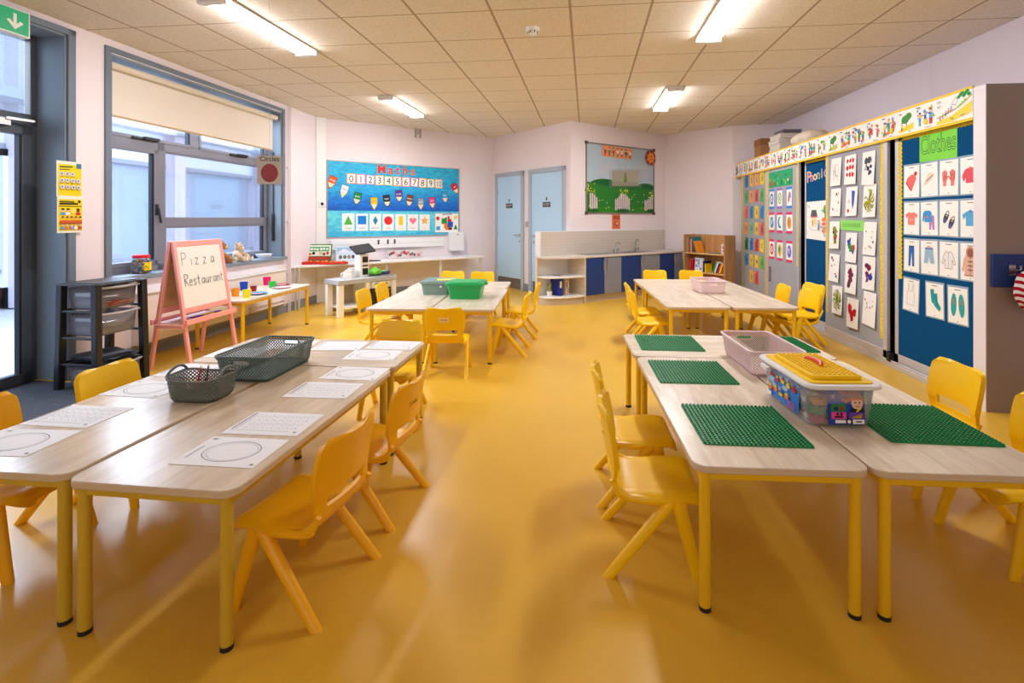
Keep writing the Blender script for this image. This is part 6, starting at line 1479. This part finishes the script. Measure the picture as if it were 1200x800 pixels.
# ------------------------------------------------------------------ easel
FE_ = T(-3.42, 4.345, 0, 0); t = thing('chalkboard_easel', 'pink wooden children\'s easel with a whiteboard reading Pizza Restaurant', 'easel', FE_)
m_pk = mat('pink_wood', (250, 170, 168), .5, .4, vary=.05)
for sx in (-1, 1):
    for sy in (-1, 1): b = MB(); b.bar((sx * .185, sy * .295, 0), (sx * .012, sy * .285, 1.10), .034, .026, 0, (1, 0, 0)); b.build('leg', m_pk, t, bevel=.004)
ang = math.atan2(.173, 1.10); sl = lambda z: .185 - .173 * z / 1.10
for sx in (-1, 1):
    for z_ in (.50, 1.075): b = MB(); b.bar((sx * sl(z_), -.29, z_), (sx * sl(z_), .29, z_), .022, .05); b.build('rail', m_pk, t, bevel=.004)
    b = MB(); Mb = Matrix.Translation((sx * (sl(.79) + .0), 0, .79)) @ Matrix.Rotation(-sx * ang, 4, 'Y'); b.box(-.004, .004, -.275, .275, -.28, .28, 0, Mb); o = b.build('board', mat('easel_whiteboard', (238, 234, 230), .3, .5) if sx > 0 else wood('easel_back_board', (196, 150, 96), (214, 172, 118), (1, 1, 4), 3), t, smooth=0)
    if sx > 0:
        ar = Art(R4(.02, .002), mat('easel_whiteboard'), .0005)
        mk = C(50, 50, 60)
        def strokes(word, x0, y0, hgt, sp):
            G = {'P': ([(0, 0), (0, 1)], [(0, 1), (.45, .95), (.55, .75), (.4, .55), (0, .5)]), 'i': ([(.1, 0), (.1, .5)], [(.08, .72), (.13, .76)]), 'z': ([(0, .5), (.42, .5), (0, 0), (.45, .02)],), 'a': ([(.4, .45), (.2, .5), (.02, .3), (.1, .05), (.3, .05), (.42, .3), (.42, .5), (.44, .02)],), 'R': ([(0, 0), (0, 1)], [(0, 1), (.45, .92), (.5, .72), (.05, .5), (.5, 0)]), 'e': ([(.05, .25), (.4, .3), (.3, .5), (.1, .45), (.03, .2), (.15, .0), (.4, .08)],), 's': ([(.38, .45), (.2, .52), (.08, .4), (.35, .18), (.25, .0), (.03, .06)],), 't': ([(.15, .8), (.15, .05), (.3, .0)], [(0, .52), (.35, .52)]), 'u': ([(.03, .5), (.05, .1), (.25, .0), (.4, .2), (.4, .5), (.42, 0)],), 'r': ([(.05, .5), (.05, 0)], [(.05, .3), (.2, .48), (.35, .45)]), 'n': ([(.05, .5), (.05, 0)], [(.05, .35), (.25, .5), (.38, .35), (.38, 0)])}
            x = x0
            for ch in word:
                for st in G[ch]: ar.line([(x + px_ * hgt * .8, y0 + py_ * hgt) for px_, py_ in st], .0046, mk)
                x += sp * (.55 if ch == 'i' else 1)
        strokes('Pizza', -.225, .095, .115, .098); strokes('Restaurant', -.225, -.085, .105, .049)
        ar.build('lettering', o, Mb @ Matrix.Translation((.0042, 0, 0)) @ Matrix(((0, 0, 1, 0), (1, 0, 0, 0), (0, 1, 0, 0), (0, 0, 0, 1))))
for sy in (-1, 1): b = MB(); b.bar((-sl(.36), sy * .315, .375), (sl(.36), sy * .315, .375), .022, .03); b.build('spreader', m_pk, t, bevel=.003)
b = MB(); b.box(-.16, .16, -.30, .30, .395, .402); b.build('tray', C(226, 196, 196), t, smooth=0)
b = MB(); b.box(-.168, -.15, -.32, .32, .385, .43); b.build('tray_edge', m_pk, t, bevel=.003)
b = MB(); b.box(.15, .168, -.32, .32, .385, .43); b.build('tray_edge', m_pk, t, bevel=.003)
for i, (y, c, nm) in enumerate(((-.1, PURP, 'purple'), (.06, YEL, 'yellow'), (.15, C(90, 60, 160), 'violet'))):
    b = MB(); b.cyl((.03, y, .4095), (.05, y + .1, .4095), .007, n=8); b.cyl((.05, y + .1, .4095), (.053, y + .115, .4095), .005, .003, n=8, mi=1); tag(b.build('marker_pen', [c, BLACK], None, FE_), '%s marker pen lying on the easel tray' % nm, 'pen', 'marker pens on the easel tray')

# ------------------------------------------------------------------ picnic side table under the window
sb = table(T(-3.47, 5.33, 0, 0), 1.28, .56, 'low yellow legged side table with coloured cups beside the window wall', None, M_topblk, M_leg)
def cup_(x, y, h, r_, c, label):
    b = MB(); b.lathe([(0, .0), (r_ * .8, .0), (r_, h), (r_ * .92, h), (r_ * .74, .006), (0, .006)], 22); tag(b.build('plastic_cup', c, None, T(x, y, TH)), label, 'cup', 'coloured plastic cups on the side table')
cup_(-3.66, 5.37, .095, .042, C(20, 70, 180), 'blue plastic cup on the side table'); cup_(-3.30, 4.89, .08, .042, C(240, 232, 40), 'yellow plastic cup on the side table'); cup_(-3.68, 5.83, .095, .044, C(230, 20, 110), 'magenta plastic cup on the side table'); cup_(-3.48, 5.62, .07, .042, C(40, 200, 80), 'green plastic cup on the side table'); cup_(-3.52, 5.33, .055, .034, C(150, 24, 40), 'dark red plastic cup on the side table'); cup_(-3.48, 4.97, .08, .042, C(246, 150, 30), 'orange plastic cup on the side table half behind the easel')
def plate_(x, y, c, c2, label):
    p = thing('paper_plate', label, 'plate', T(x, y, TH), 'plates on the side table'); b = MB(); b.lathe([(0, .004), (.07, .004), (.1, .014), (.102, .012), (.072, .0), (0, .0)][::-1], 26); b.build('dish', c, p)
    b = MB(); b.box(-.05, .05, -.03, .03, .005, .010, 0, Matrix.Rotation(.6, 4, 'Z')); b.build('food', c2, p, smooth=0)
plate_(-3.34, 5.12, C(30, 140, 170), C(240, 150, 180), 'teal plate with a pink piece on the side table'); plate_(-3.36, 5.60, C(236, 170, 190), C(250, 240, 240), 'pink plate on the side table'); plate_(-3.50, 5.84, C(150, 60, 70), C(226, 180, 160), 'dark red plate at the far end of the side table'); plate_(-3.55, 4.82, C(60, 170, 190), C(230, 220, 220), 'pale blue plate on the side table behind the easel leg')

# ------------------------------------------------------------------ hanging pouches
m_str = C(200, 196, 190)
def pouch(x, y, z, rz, w, h, name, label):
    t = thing(name, label, 'hanging card', T(x, y, z, rz))
    F = Matrix.Rotation(PI / 2, 4, 'X')
    b = MB(); N_ = 12
    for s in (-1, 1):
        vs = []
        for i in range(N_ + 1):
            for k in range(N_ + 1):
                u_, v_ = i / N_ - .5, k / N_ - .5; bl_ = max(0, 1 - (2 * u_) ** 4) * max(0, 1 - (2 * v_) ** 4); vs.append((u_ * w, v_ * h, s * (.002 + .006 * bl_ + .0015 * math.sin(i * 1.9 + k * 1.3 + s))))
        fs = [(i * (N_ + 1) + k, (i + 1) * (N_ + 1) + k, (i + 1) * (N_ + 1) + k + 1, i * (N_ + 1) + k + 1) for i in range(N_) for k in range(N_)]; b.add(vs, fs)
    b.build('plastic_sleeve', glass('clear_sleeve', (246, 246, 248), .0, .05), t, F, smooth=80)
    b = MB(); b.cyl((0, 0, h / 2), (0, 0, CEIL - z), .0008, n=5); b.build('string', m_str, t)
    return t, F
t, F_ = pouch(-1.97, 3.15, 1.615, .28, .195, .215, 'hanging_circle_card', 'clear hanging sleeve with a red circle card over the worksheet tables')
ar = Art(R4(.15, .185), C(252, 248, 242), .0008); ar.ell(0, -.02, .052, .06, C(190, 26, 44), 30); ar.text('Circles', 0, .058, .042, C(60, 56, 60), 1, 0, .01); ar.build('card', t, F_)
t, F_ = pouch(.37, 3.54, 1.575, -.1, .22, .13, 'hanging_tree_card', 'clear hanging sleeve with a green tree card in front of the garden board')
ar = Art(R4(.18, .105), C(226, 230, 214), .0008); ar.poly([(-.015, -.04), (.015, -.04), (.003, .04), (-.003, .04)], C(120, 190, 90)); ar.poly([(-.09, -.052), (.09, -.052), (.09, -.03), (-.09, -.02)], C(206, 214, 190)); ar.build('card', t, F_)

# ------------------------------------------------------------------ light
w = bpy.data.worlds.new('sky'); scene.world = w; w.use_nodes = True
bg = w.node_tree.nodes['Background']; bg.inputs[0].default_value = lin((226, 236, 252)); bg.inputs[1].default_value = 2.4
def area(name, loc, target, sx, sy, energy, col):
    l = bpy.data.lights.new(name, 'AREA'); l.shape = 'RECTANGLE'; l.size = sx; l.size_y = sy; l.energy = energy; l.color = col
    o = bpy.data.objects.new(name, l); COL.objects.link(o); o.location = loc
    o.rotation_euler = (Vector(target) - Vector(loc)).to_track_quat('-Z', 'Y').to_euler(); return o
area('fill_light_behind', (-.3, -2.3, 1.7), (-.2, 8, 2.6), 5.5, 1.2, 22, (1, .97, .95))  # added fill from behind the camera, stands for no fixture
area('window_daylight', (-5.6, 5.4, 3.2), (-2.0, 5.4, .6), 2.4, 1.6, 300, (.86, .93, 1))
area('door_daylight', (-5.6, 2.2, 2.6), (-1.5, 2.6, .4), 3.0, 2.4, 60, (.86, .93, 1))
scene.view_settings.view_transform = 'Standard'; scene.view_settings.look = 'None'; scene.view_settings.exposure = .78
scene.cycles.use_denoising = True
scene.cycles.max_bounces = 8; scene.cycles.transparent_max_bounces = 24
try: scene.cycles.caustics_reflective = False; scene.cycles.caustics_refractive = False
except Exception: pass
